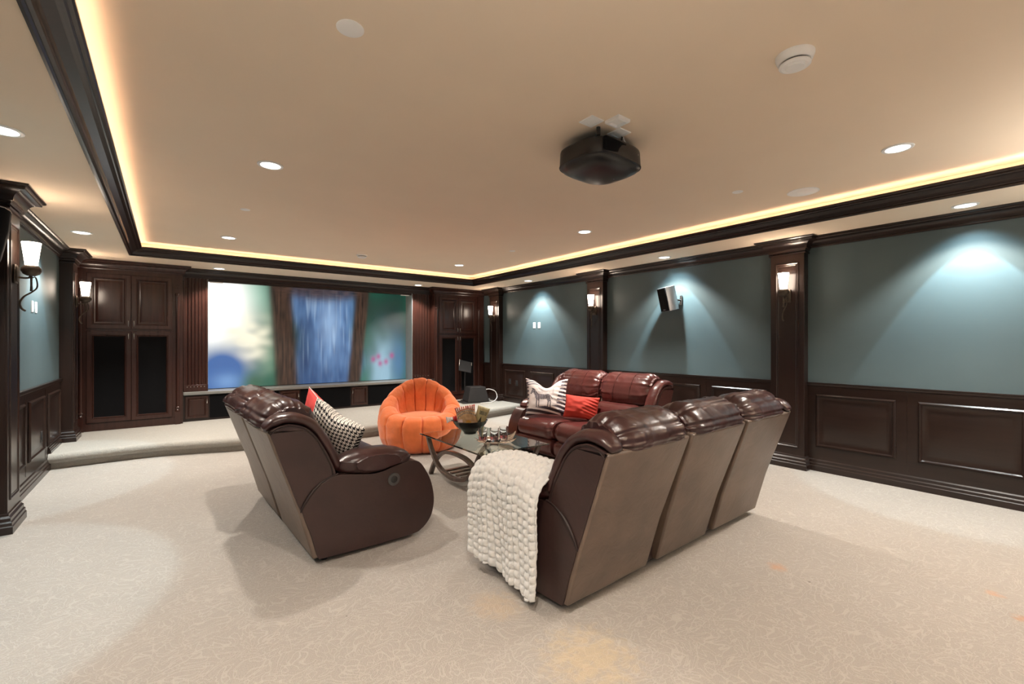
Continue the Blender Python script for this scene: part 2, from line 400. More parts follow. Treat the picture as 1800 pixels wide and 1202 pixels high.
# stage platform with a bowed, rounded carpet nosing
edge = [(XL + .01, 7.33), (-0.6, 7.36), (-0.1, 7.35), (0.35, 7.22), (0.8, 7.08), (1.6, 6.97), (2.4, 6.93), (3.2, 6.94), (4.0, 7.03), (4.87, 7.25), (XR - .01, 7.46)]
epath = [tuple(p) for p in spline(edge, 50)]
mb = MB()
prof = [(0, 0), (0, .085)] + [(-0.012 - .055 * cos(a), .125 + .055 * sin(a)) for a in [radians(-70 + 20 * k) for k in range(9)]] + [(.02, .18), (.3, .18), (.3, 0)]
mb.sweep(epath, prof)
n = len(epath); top = [(x, y + .05, .1795) for x, y in epath] + [(XR - .01, 9.3, .1795), (XL + .01, 9.3, .1795)]
bot = [(x, y, .0) for x, y, z in top]
mb.add(top, [tuple(range(len(top)))])
o = struct(mb, 'stage_platform', M_STAGE, smooth=50)

# crown mouldings, base, chair rail, wainscot
def crown_prof(z0, z1, p, back=-0.0):
    h = z1 - z0
    pts = [(back, z0), (p * .12, z0), (p * .16, z0 + h * .08), (p * .16, z0 + h * .14), (p * .26, z0 + h * .18)]
    for k in range(7):
        a = radians(90 * k / 6); pts.append((p * (.26 + .54 * (1 - cos(a))), z0 + h * (.20 + .52 * sin(a))))
    pts += [(p * .84, z0 + h * .76), (p * .84, z0 + h * .84), (p * .94, z0 + h * .88), (p, z0 + h * .93), (p, z1), (back, z1)]
    return pts
WC = crown_prof(2.535, SOF, .115)
BASE = [(0, 0), (.034, 0), (.034, .055), (.028, .062), (.028, .085), (.020, .095), (.020, .120), (.008, .135), (.008, .150), (0, .155)]
RAILP = [(0, .93), (.010, .93), (.012, .955), (.026, .968), (.030, .985), (.038, .990), (.038, 1.0), (0, 1.0)]
right_path = [(XR, YB), (XR, 8.9)]; left_path = [(XL, 8.9), (XL, YB)]
mb = MB(); mb.sweep(right_path, WC); struct(mb, 'trim_1', M_WOODH, smooth=25)
mb = MB(); mb.sweep(left_path, WC); struct(mb, 'trim_2', M_WOODH, smooth=25)
mb = MB(); mb.sweep([(XR, YB), (XR, 7.5)], BASE); mb.sweep([(XR, 7.4), (XR, 8.85)], [(q, z * .6 + STZ) for q, z in BASE]); struct(mb, 'baseboard_right', M_WOODH, smooth=25)
mb = MB(); mb.sweep([(XL, 7.4), (XL, YB)], BASE); mb.sweep([(XL, 8.85), (XL, 7.33)], [(q, z * .6 + STZ) for q, z in BASE]); struct(mb, 'baseboard_left', M_WOODH, smooth=25)
PAN = [(0, 0), (0, .010), (.012, .022), (.022, .020), (.032, .006), (.045, .002), (.075, .002), (.090, .006)]
def wainscot(side):
    X = XR if side > 0 else XL; nx = -side
    m_ = MB(); m_.box(min(X, X + nx * .010), max(X, X + nx * .010), YB, 8.9, .02, .95)
    bays = [(-2.9, -0.57, 3), (-0.54, 2.10, 3), (2.46, 5.10, 3), (5.46, 8.06, 3)]
    if side < 0: bays = [(-2.9, -0.57, 3), (-0.54, 2.10, 3), (2.46, 5.06, 3), (5.42, 8.06, 3)]
    for (a, b, k) in bays:
        step = (b - a) / k
        for i in range(k):
            y0 = a + i * step + .085; w = step - .17
            if side > 0: m_.rings((X - .010, y0, .275), (0, 1, 0), (0, 0, 1), (-1, 0, 0), w, .595, PAN)
            else: m_.rings((X + .010, y0, .275), (0, 1, 0), (0, 0, 1), (1, 0, 0), w, .595, PAN)
            if i: m_.box(*( (X - .0125, X - .010) if side > 0 else (X + .010, X + .0125)), a + i * step - .002, a + i * step + .002, .16, .93)
    return m_
mb = wainscot(1); mb.sweep(right_path, RAILP); struct(mb, 'trim_3', M_WOODH, smooth=25)
mb = wainscot(-1); mb.sweep(left_path, RAILP); struct(mb, 'trim_4', M_WOODH, smooth=25)
# tray crown with the light cove behind it
TC = [(-.0, 2.640), (.012, 2.638), (.020, 2.645), (.020, 2.656), (.034, 2.660), (.040, 2.668)]
for k in range(7):
    a = radians(90 * k / 6); TC.append((.040 + .072 * (1 - cos(a)), 2.668 + .050 * sin(a)))
TC += [(.118, 2.722), (.118, 2.730), (.132, 2.734), (.140, 2.742), (.140, 2.755), (.130, 2.755), (.128, 2.735), (.100, 2.722), (.02, 2.675), (0, 2.675)]
tray = [(TX0, TY0), (TX1, TY0), (TX1, TY1), (TX0, TY1)]
mb = MB(); mb.sweep(tray, TC, closed=True); struct(mb, 'trim_5', M_WOODX, smooth=25)
mb = MB()
o_ = .112; zr = 2.742
rp = [(TX0 + o_, TY0 + o_, zr), (TX1 - o_, TY0 + o_, zr), (TX1 - o_, TY1 - o_, zr), (TX0 + o_, TY1 - o_, zr), (TX0 + o_, TY0 + o_ + .02, zr)]
for a, b in zip(rp[:-1], rp[1:]): mb.tube([a, b], .006, 8)
tag(mb.obj('rope_light', M_ROPE), 'warm glowing rope light hidden in the cove above the dark ceiling tray moulding', 'rope light')
mb = MB()
# crown above the screen wall
mb.sweep([(0.0, 9.02), (4.78, 9.02)][::-1], [(q, z) for q, z in crown_prof(2.50, SOF, .11)])
mb.box(0.18, 4.60, 9.02, 9.10, 2.465, SOF)
struct(mb, 'trim_6', M_WOODX, smooth=25)

# ------------------------------------------------------------------ pilasters
def pilaster(y0, side, label):
    p = .11 if side > 0 else .13
    X = XR if side > 0 else XL
    w = .36
    # local frame: +x points into the room, y along the wall; origin at the wall foot centre
    t = thing('wall_pilaster', label, 'pilaster', (X, y0 + w / 2, 0 if y0 < 7 else STZ), pi if side > 0 else 0, 'wall pilasters')
    zb = 0 if y0 < 7 else -STZ
    dz = -STZ if y0 >= 7 else 0
    m_ = MB(); fl = 0.0
    x0, x1 = p - .012, p
    m_.box(0.0, x0, -w / 2, w / 2, fl, SOF + dz - .01)
    m_.rings((x0, -w / 2, fl), (0, 1, 0), (0, 0, 1), (1, 0, 0), w, SOF + dz - .02 - fl, [(0, 0), (0, .012), (.055, .012)], fill=False)
    m_.rings((x0, -w / 2 + .055, .055 + fl), (0, 1, 0), (0, 0, 1), (1, 0, 0), w - .11, SOF + dz - .13 - fl, [(0, .012), (0.001, .012)], fill=True)
    m_.obj('shaft', M_WOOD, t, smooth=25, bevel=.003)
    m_ = MB(); z0 = .24 + fl; z1 = 2.38 + dz
    m_.rings((p, -w / 2 + .055, z0), (0, 1, 0), (0, 0, 1), (1, 0, 0), w - .11, z1 - z0, [(0, 0), (.003, .008), (.010, .008), (.020, .001), (.024, .001), (.030, .004), (.036, .0012), (.05, .0012)])
    m_.obj('panel_moulding', M_WOOD, t, smooth=25)
    rect = [(0, -w / 2), (p, -w / 2), (p, w / 2), (0, w / 2)][::-1]
    m_ = MB(); m_.sweep(rect, [(q * 1.0, z + fl) for q, z in BASE]); m_.obj('base', M_WOOD, t, smooth=25)
    m_ = MB(); m_.sweep(rect, [(0, 2.475 + dz), (.014, 2.475 + dz), (.018, 2.485 + dz), (.010, 2.497 + dz), (0, 2.50 + dz)])
    m_.sweep(rect, [(q, z + dz) for q, z in crown_prof(2.505, SOF - .002, .135)]); m_.obj('capital', M_WOOD, t, smooth=25)
    return t
pilaster(2.10, 1, 'dark wood pilaster on the right wall, nearest the camera, between two big teal panels')
pilaster(5.10, 1, 'dark wood pilaster on the right wall left of the hanging speaker')
pilaster(8.08, 1, 'dark wood pilaster on the right wall standing on the stage by the corner cabinet')
pilaster(5.06, -1, 'dark wood pilaster on the left wall, cut by the left edge of the photo')
pilaster(8.06, -1, 'dark wood pilaster on the left wall standing on the stage beside the tall cabinet')

# ------------------------------------------------------------------ sconces
def make_sconce(label):
    t = thing('wall_sconce', label, 'wall lamp', (0, 0, 0), 0, 'wall sconces with glowing glass shades')
    # local: +x out of the pilaster, z = 0 at the foot of the glass shade
    m_ = MB(); m_.box(0, .012, -.045, .045, -.15, .0); m_.box(.012, .020, -.032, .032, -.135, -.015)
    m_.obj('back_plate', M_BRONZE, t, bevel=.004)
    m_ = MB(); m_.tube([(.01, 0, -.10), (.06, 0, -.102), (.080, 0, -.098), (.092, 0, -.07)], .008, 10); m_.obj('arm', M_BRONZE, t)
    m_ = MB(); m_.lathe([(0.0001, -.085), (.025, -.082), (.048, -.068), (.060, -.045), (.058, -.022), (.046, -.006), (.040, 0), (.0001, 0)], 28, Matrix.Translation((.092, 0, 0)))
    m_.obj('cup', M_BRONZE, t, smooth=50)
    m_ = MB(); m_.tube([(.092, 0, -.07), (.092, 0, -.15), (.092, 0, -.205)], [.008, .007, .009], 10); m_.obj('stem', M_BRONZE, t)
    m_ = MB()
    pts = spline([(.092, .0, -.10), (.112, .03, -.092), (.118, .045, -.165), (.092, .02, -.21), (.055, -.015, -.25), (.035, -.035, -.30), (.042, -.030, -.345), (.060, -.012, -.365)], 40)
    m_.tube(pts, [.0045 + .003 * (i / 39) for i in range(40)], 8); m_.obj('scroll', M_BRONZE, t)
    m_ = MB()
    m_.lathe([(.036, .0), (.039, .03), (.047, .10), (.057, .185), (.053, .185), (.043, .10), (.034, .03), (.0001, .01)], 32, Matrix.Translation((.092, 0, 0)))
    m_.obj('shade', M_SHADE, t, smooth=50)
    return t
sc0 = make_sconce('glowing sconce on the pilaster nearest the camera on the right wall')
sc0.location = (XR - .114, 2.28, 2.07); sc0.rotation_euler = (0, 0, pi)
dup(sc0, (XR - .114, 5.28, 2.07), pi, 'glowing sconce on the right wall pilaster left of the hanging speaker')
dup(sc0, (XR - .114, 8.26, 2.07), pi, 'small glowing sconce on the far right pilaster beside the corner cabinet')
dup(sc0, (XL + .134, 5.24, 2.07), 0, 'large glowing sconce at the left edge of the photo')
dup(sc0, (XL + .134, 8.24, 2.07), 0, 'glowing sconce on the left wall pilaster beside the tall cabinet')

# ------------------------------------------------------------------ recessed lights
LG = 'recessed downlights in the ceiling'
def make_down(label, r=.075):
    t = thing('recessed_ceiling_light', label, 'ceiling light', (0, 0, 0), 0, LG)
    m_ = MB(); m_.lathe([(r, 0), (r + .016, -.001), (r + .015, -.005), (r, -.009), (r - .006, -.006), (r - .006, 0)], 36); m_.obj('trim_ring', M_WHITE, t, smooth=50)
    m_ = MB(); m_.lathe([(.0001, -.006), (r * .5, -.0055), (r - .006, -.003), (r - .006, -.001), (.0001, -.001)], 36); m_.obj('lens', M_LENS, t, smooth=50)
    return t
dn0 = None
for (x, y, z, w, col, lab) in [
    (.63, 3.91, CEIL, MAIN_W, WARM, 'recessed light in the tray ceiling above the left loveseat'),
    (.63, 6.93, CEIL, MAIN_W, WARM, 'recessed light in the far left corner of the tray ceiling'),
    (4.09, 3.91, CEIL, MAIN_W, WARM, 'recessed light in the tray ceiling to the right of the projector and farther back'),
    (4.09, 6.93, CEIL, MAIN_W, WARM, 'recessed light in the far right corner of the tray ceiling'),
    (4.09, .90, CEIL, MAIN_W * .36, WARM, 'large bright recessed light at the right of the tray ceiling'),
    (.63, .90, CEIL, MAIN_W * .16, WARM, 'recessed light in the tray ceiling directly left of the camera'),
    (.63, -2.1, CEIL, MAIN_W * .3, WARM, 'added recessed light in the tray ceiling behind the camera, left'),  # this row is added, unseen, to brighten the ceiling
    (4.09, -2.1, CEIL, MAIN_W * .3, WARM, 'added recessed light in the tray ceiling behind the camera, right'),
    (-.745, 3.77, SOF, SOFFIT_W, COOL, 'recessed wall washer in the left soffit cut by the photo edge'),
    (-.745, 6.75, SOF, SOFFIT_W, COOL, 'recessed wall washer in the left soffit above the white wall plates'),
    (5.54, .76, SOF, SOFFIT_W, COOL, 'recessed wall washer in the right soffit nearest the camera'),
    (5.54, 3.77, SOF, SOFFIT_W, COOL, 'recessed wall washer in the right soffit above the hanging speaker'),
    (5.54, 6.78, SOF, SOFFIT_W, COOL, 'recessed wall washer in the right soffit near the stage'),
    (.66, 8.68, SOF, SOFFIT_W * .3, WARM, 'recessed light in the soffit at the left end of the screen'),
    (4.14, 8.68, SOF, SOFFIT_W * .3, WARM, 'recessed light in the soffit at the right end of the screen'),
    (-.745, .76, SOF, SOFFIT_W, COOL, 'recessed wall washer in the left soffit beside the camera'),
]:
    if dn0 is None: dn0 = make_down(lab); t = dn0; t.location = (x, y, z)
    else: t = dup(dn0, (x, y, z), 0, lab)
    if z == CEIL:
        spot('downlight_beam', (0, 0, -.015), w, col, 112, .45, .045, t)
    else:
        tilt = radians(13) * (0 if y > 8 else (-1 if x > 1 else 1))     # gimbals aimed at the wall
        spot('downlight_beam', (0, 0, -.015), w, col, 62, .14, .010, t).rotation_euler = (0, tilt, 0)
        spot('downlight_spill', (0, 0, -.015), w * .35, col, 100, .6, .03, t).rotation_euler = (0, tilt * 1.4, 0)

# two added uplighters, unseen behind the camera, to brighten the ceiling
def added_uplight(x, y, lab):
    t = thing('added_uplight_lamp', lab, 'floor lamp', (x, y, 0), 0, 'added uplighters behind the camera')
    m_ = MB(); m_.lathe([(.14, 0), (.14, .012), (.03, .03), (.0001, .03)], 32); m_.obj('base', M_BRONZE, t, smooth=40)
    m_ = MB(); m_.tube([(0, 0, .02), (0, 0, 1.72)], .012, 12); m_.obj('pole', M_BRONZE, t)
    m_ = MB(); m_.lathe([(.02, 1.70), (.09, 1.73), (.16, 1.80), (.19, 1.86), (.183, 1.86), (.15, 1.81), (.08, 1.745), (.0001, 1.735)], 36); m_.obj('bowl_shade', M_BRONZE, t, smooth=50)
    m_ = MB(); m_.lathe([(.0001, 1.74), (.03, 1.75), (.035, 1.79), (.0001, 1.81)], 20); m_.obj('bulb', M_LENS, t, smooth=50)
    l = spot('uplight_beam', (0, 0, 1.83), ADDED_UPLIGHT_W * (1.15 if x < 1 else .72), (1.0, .93, .84), 156, .6, .08, t); l.rotation_euler = (pi, 0, 0)
added_uplight(-.35, -.95, 'added bronze uplighter, unseen behind the camera, left'); added_uplight(4.9, -1.35, 'added bronze uplighter, unseen behind the camera, right')

# ceiling discs, grille, detectors
def disc(name, x, y, z, r, h, lab, cat, grp=None, lip=False):
    m_ = MB(); pr = [(r, 0), (r, -h * .6), (r * .93, -h), (.0001, -h * 1.05)] if not lip else [(r, 0), (r, -.004), (r * .9, -.008), (r * .86, -.005), (.0001, -.005)]
    m_.lathe(pr, 40, Matrix.Translation((x, y, z))); return tag(m_.obj(name, M_WHITE, smooth=40), lab, cat, grp)
SP = 'flat white sprinkler covers in the tray ceiling'
disc('sprinkler_cover', .633, 2.0, CEIL, .058, .004, 'flat white round sprinkler cover near the top of the photo', 'sprinkler cover', SP)
disc('sprinkler_cover', .633, 5.37, CEIL, .045, .004, 'small white sprinkler cover between the two left recessed lights', 'sprinkler cover', SP)
disc('sprinkler_cover', 4.12, 2.04, CEIL, .045, .004, 'small white sprinkler cover left of the round speaker grille', 'sprinkler cover', SP)
disc('sprinkler_cover', 4.09, 5.38, CEIL, .045, .004, 'small pale sprinkler cover near the far right cove corner', 'sprinkler cover', SP)
disc('speaker_grille', 4.59, 1.68, CEIL, .125, .004, 'white round speaker grille flush in the ceiling beside the cove', 'ceiling speaker', None, True)
t = thing('smoke_detector', 'white two-tier round smoke detector at the upper right of the ceiling', 'smoke detector', (2.38, .906, CEIL))
mb = MB(); mb.lathe([(.082, 0), (.082, -.008), (.074, -.030), (.066, -.036), (.0001, -.036)], 44); mb.obj('base', M_WHITE, t, smooth=35)
mb = MB(); mb.lathe([(.060, -.036), (.060, -.042), (.0001, -.042)], 40); mb.obj('vent_gap', M_CHARC, t, smooth=35)
mb = MB(); mb.lathe([(.056, -.042), (.066, -.044), (.067, -.050), (.055, -.056), (.044, -.053), (.040, -.053), (.038, -.062), (.030, -.066), (.0001, -.067)], 44); mb.obj('cap', M_WHITE, t, smooth=35)
t = thing('smoke_detector', 'small white smoke detector far back on the ceiling above the screen', 'smoke detector', (2.41, 7.04, CEIL))
mb = MB(); mb.lathe([(.085, 0), (.085, -.010), (.076, -.020), (.0001, -.020)], 36); mb.obj('base', M_WHITE, t, smooth=35)
mb = MB(); mb.lathe([(.060, -.020), (.060, -.028), (.0001, -.028)], 36); mb.obj('vent_gap', M_CHARC, t, smooth=35)
mb = MB(); mb.lathe([(.066, -.028), (.068, -.036), (.050, -.048), (.0001, -.050)], 36); mb.obj('cap', M_WHITE, t, smooth=35)

# ------------------------------------------------------------------ projector
RZP = radians(0)
t = thing('ceiling_projector', 'black rounded projector hanging upside down from the tan ceiling', 'projector', (2.37, 2.12, CEIL - .02), radians(2))
def pj(lo, hi, zz0, zz1, fac0, fac1, front=1.0):
    pass
mb = MB()
# outline of the body in plan (front toward +y = screen)
out = []
for k in range(64):
    a = 2 * pi * k / 64; c_, s_ = cos(a), sin(a); e = 3.2
    r = (abs(c_) ** e + abs(s_) ** e) ** (-1 / e); out.append((.262 * c_ * r, .225 * s_ * r))
secs = [(-.040, .93), (-.046, .97), (-.060, .985), (-.145, 1.0), (-.152, .985), (-.170, .93), (-.188, .80), (-.202, .58), (-.208, .3)]
vs_ = []; n = 64
for (z, k_) in secs: vs_ += [(x * k_, y * k_, z) for x, y in out]
fs = [(i * n + k, i * n + (k + 1) % n, (i + 1) * n + (k + 1) % n, (i + 1) * n + k) for i in range(len(secs) - 1) for k in range(n)]
fs += [tuple(range(n)), tuple((len(secs) - 1) * n + k for k in range(n))]
mb.add(vs_, fs); mb.obj('body', M_PLASTIC, t, smooth=45)
mb = MB(); vs_ = []
for (z, k_) in [(-.146, 1.002), (-.149, 1.010), (-.154, 1.006), (-.156, .985)]: vs_ += [(x * k_, y * k_, z) for x, y in out]
mb.add(vs_, [(i * n + k, i * n + (k + 1) % n, (i + 1) * n + (k + 1) % n, (i + 1) * n + k) for i in range(3) for k in range(n)]); mb.obj('trim_line', M_CHARC, t, smooth=45)
mb = MB(); mb.lathe([(.05, .0), (.052, .012), (.040, .014), (.030, .006), (.0001, .004)], 32, Matrix.Translation((.02, .206, -.10)) @ Matrix.Rotation(-pi / 2, 4, 'X')); mb.obj('lens', M_BOWL, t, smooth=40)
mb = MB(); mb.box(-.21, .0, -.222, -.20, -.138, -.055); mb.obj('rear_panel', M_BLACK, t, bevel=.006)
mb = MB(); mb.box(-.10, .10, -.07, .09, -.006, .018); mb.box(-.03, .03, -.03, .03, -.05, 0); mb.box(-.15, -.12, -.02, .02, -.012, .0); mb.tube([(-.15, 0, -.01), (-.09, -.05, -.045)], .010); mb.tube([(.12, .05, -.01), (.07, .03, -.045)], .010)
mb.obj('ceiling_mount', M_CHARC, t, bevel=.004)
mb = MB(); mb.box(.06, .12, -.03, -.024, -.2055, -.2045); mb.obj('maker_badge', M_SILVER, t)
mb = MB(); mb.tube(spline([(-.22, -.17, -.01), (-.22, -.15, -.05), (-.17, -.14, -.075), (-.08, -.16, -.06), (-.02, -.17, -.045)], 24), .006, 8); mb.tube([(-.22, -.17, .005), (-.22, -.17, -.045)], .013, 10); mb.obj('power_cord', M_PLASTIC, t)
mb = MB(); mb.tube(spline([(-.005, -.19, .0), (.01, -.17, -.03), (.05, -.16, -.04), (.10, -.19, -.06), (.13, -.20, -.09)], 20), .007, 8); mb.obj('video_cable', M_PLASTIC, t)
mb = MB(); mb.tube(spline([(.005, -.19, .0), (.03, -.19, -.03), (.08, -.20, -.05), (.14, -.21, -.09)], 20), .004, 8); mb.obj('white_cable', M_WHITE, t)
CPG = 'white cover plates on the ceiling by the projector'
def cplate(x, y, lab, raised=False, open_=False):
    m_ = MB(); m_.rings((x - .055, y - .055, CEIL), (1, 0, 0), (0, 1, 0), (0, 0, -1), .11, .11, [(0, 0), (.002, .006 if not raised else .018), (.016, .008 if not raised else .022), (.018, .005), (.03, .005)])
    return tag(m_.obj('ceiling_plate', M_WHITE, smooth=20), lab, 'wall plate', CPG)
cplate(2.085, 1.935, 'white outlet plate on the ceiling with the black power plug in it')
cplate(2.205, 1.83, 'blank white square plate on the ceiling, right of the power plug', True)
cplate(2.345, 1.935, 'white plate on the ceiling directly behind the projector with cables through it')

# ------------------------------------------------------------------ cabinets
DOOR = [(0, 0), (0, .018), (.004, .022), (.055, .022), (.060, .016), (.066, .016), (.072, .022), (.078, .012), (.095, .010), (.120, .020), (.130, .021)]
DOORS = [(0, 0), (0, .018), (.004, .022), (.030, .022), (.034, .016), (.040, .016), (.045, .022), (.050, .012), (.070, .018), (.075, .018)]
FDOOR = [(0, 0), (0, .018), (.004, .022), (.050, .022), (.055, .017), (.060, .017), (.066, .023), (.075, .008), (.080, .006)]
def handle(parent, x, z, y, L=.09):
    m_ = MB(); m_.tube([(x, y, z + L / 2), (x, y - .022, z + L / 2 - .006), (x, y - .024, z), (x, y - .022, z - L / 2 + .006), (x, y, z - L / 2)], [.005, .005, .0065, .005, .005], 8)
    m_.obj('handle', M_NICKEL, parent)
def cabinet(x0, x1, label, cols):
    yf = 8.82; t = thing('corner_cabinet', label, 'cabinet', ((x0 + x1) / 2, yf, STZ)); ox = (x0 + x1) / 2
    L = lambda x: x - ox
    m_ = MB(); m_.box(L(x0), L(x1), 0, .50, 0, 2.43 - .0); m_.obj('body', M_CAB, t, bevel=.004)
    m_ = MB(); m_.box(L(x0) + .01, L(x1) - .01, -.004, .02, 0, .115); m_.obj('plinth', M_CAB, t, bevel=.003)
    m_ = MB(); m_.sweep([(L(x0), 0), (L(x1), 0), (L(x1), .5)][::-1] if x0 < 1 else [(L(x0), .5), (L(x0), 0), (L(x1), 0)][::-1], [(q, z - STZ) for q, z in crown_prof(2.515, SOF - .002, .105)]); m_.obj('crown', M_CAB, t, smooth=25)
    dx0, dx1 = cols; mid = (dx0 + dx1) / 2
    for (a, b, hs) in ((dx0, mid - .003, 1), (mid + .003, dx1, -1)):
        m_ = MB(); m_.rings((L(a), -.001, 1.655 - STZ), (1, 0, 0), (0, 0, 1), (0, -1, 0), b - a, 2.455 - 1.655, DOOR); d = m_.obj('upper_door', M_CAB, t, smooth=20)
        hx = L(b) - .028 if hs > 0 else L(a) + .028
        handle(d, hx, 1.735 - STZ, -.022)
        m_ = MB(); m_.rings((L(a), -.001, .300 - STZ), (1, 0, 0), (0, 0, 1), (0, -1, 0), b - a, 1.60 - .30 + .02, FDOOR, fill=False); d = m_.obj('lower_door', M_CAB, t, smooth=20)
        m_ = MB(); m_.box(L(a) + .078, L(b) - .078, -.009, -.002, .378 - STZ, 1.542 - STZ); f_ = m_.obj('speaker_cloth', M_BLACK, d); f_['label'] = 'black speaker cloth'
        handle(d, hx, 1.545 - STZ, -.022)
    # slim turned columns either side
    for cx in (dx0 - .062, dx1 + .066):
        if cx < x0 + .02 or cx > x1 - .02: continue
        m_ = MB(); T_ = Matrix.Translation((L(cx), -.004, 0)); r = .026
        m_.lathe([(r, .20), (r * 1.25, .205), (r * 1.25, .22), (r * .85, .235), (r * 1.25, .25), (r * 1.25, .265), (r * .9, .275), (r * .9, 2.0), (r * 1.2, 2.01), (r * 1.2, 2.03), (r, 2.04)], 20, T_)
        m_.box(L(cx) - .034, L(cx) + .034, -.034, .02, 0, .20); m_.box(L(cx) - .030, L(cx) + .030, -.030, .02, 2.04, 2.33)
        for q in (-1, 1):
            m_.lathe([(.012, 0), (.010, .006), (.0001, .008)], 12, Matrix.Translation((L(cx) + q * .013, -.030, 2.12)) @ Matrix.Rotation(pi / 2, 4, 'X'))
            m_.lathe([(.012, 0), (.010, .006), (.0001, .008)], 12, Matrix.Translation((L(cx) + q * .013, -.030, 2.17)) @ Matrix.Rotation(pi / 2, 4, 'X'))
        m_.obj('turned_column', M_CAB, t, smooth=35)
    return t
cabinet(-1.09, .19, 'tall dark cherry cabinet left of the screen with black cloth lower doors', (-.924, .056))
cabinet(4.59, 5.87, 'tall dark cherry cabinet right of the screen with black cloth lower doors', (4.70, 5.655))

# low console under the screen
t = thing('media_console', 'low dark console with black cloth bays and small panel doors under the screen', 'console', (2.39, 8.98, STZ))
mb = MB(); mb.box(-2.20, 2.20, 0, .34, 0, .425); mb.obj('body', M_WOODX, t, bevel=.003)
for a, b in ((.22, .53), (1.60, 1.92), (2.86, 3.18), (4.25, 4.56)):
    a -= 2.39; b -= 2.39
    mb = MB(); mb.rings((a, -.001, .045), (1, 0, 0), (0, 0, 1), (0, -1, 0), b - a, .36, DOORS); d = mb.obj('door', M_CAB, t, smooth=20)
    handle(d, (b - .018) if a < -.9 or True and a < 0.3 and a > -2.3 and a < -.5 else (a + .018), .315, -.022, .075)
for a, b in ((.55, 1.58), (1.94, 2.84), (3.20, 4.23)):
    mb = MB(); mb.box(a - 2.39, b - 2.39, -.012, 0, .035, .415); f_ = mb.obj('speaker_cloth', M_BLACK, t); f_['label'] = 'black speaker cloth bay'
mb = MB(); mb.box(.195, 4.585, 8.925, 9.35, .607, .655); tag(mb.obj('screen_ledge', M_LEDGE, bevel=.006), 'long dark grey ledge running under the whole projection screen', 'ledge')

# fluted panels
def fluted(x0, x1, label):
    t = thing('fluted_panel', label, 'fluted panel', ((x0 + x1) / 2, 9.0, .657), 0, 'fluted wood panels flanking the screen'); w = (x1 - x0) / 2; H = 1.845
    pts = [(-w, .20), (-w, 0)]; nf = 6; fw = (2 * w - .05) / nf
    for i in range(nf):
        c = -w + .025 + fw * (i + .5); r = fw * .36
        for k in range(9): a = pi * k / 8; pts.append((c - r * cos(a), r * .8 * sin(a)))
    pts += [(w, 0), (w, .20)]
    m_ = MB(); m_.prism(pts, .11, H, lambda p, z: (p[0], p[1], z)); m_.obj('fluted_board', M_CAB, t, smooth=40)
    m_ = MB(); m_.box(-w - .002, w + .002, -.004, .2, 0, .11); m_.obj('foot_block', M_CAB, t, bevel=.003)
    for i in range(nf):
        c = -w + .025 + fw * (i + .5)
        m_ = MB(); m_.lathe([(.006, 0), (.005, .004), (.0001, .006)], 10, Matrix.Translation((c, -.0035, .07 + .008)) @ Matrix.Rotation(pi / 2, 4, 'X')); m_.obj('pin_light', M_NICKEL, t)
    return t
fluted(.20, .527, 'fluted dark wood panel at the left end of the screen')
fluted(4.165, 4.585, 'fluted dark wood panel at the right end of the screen')

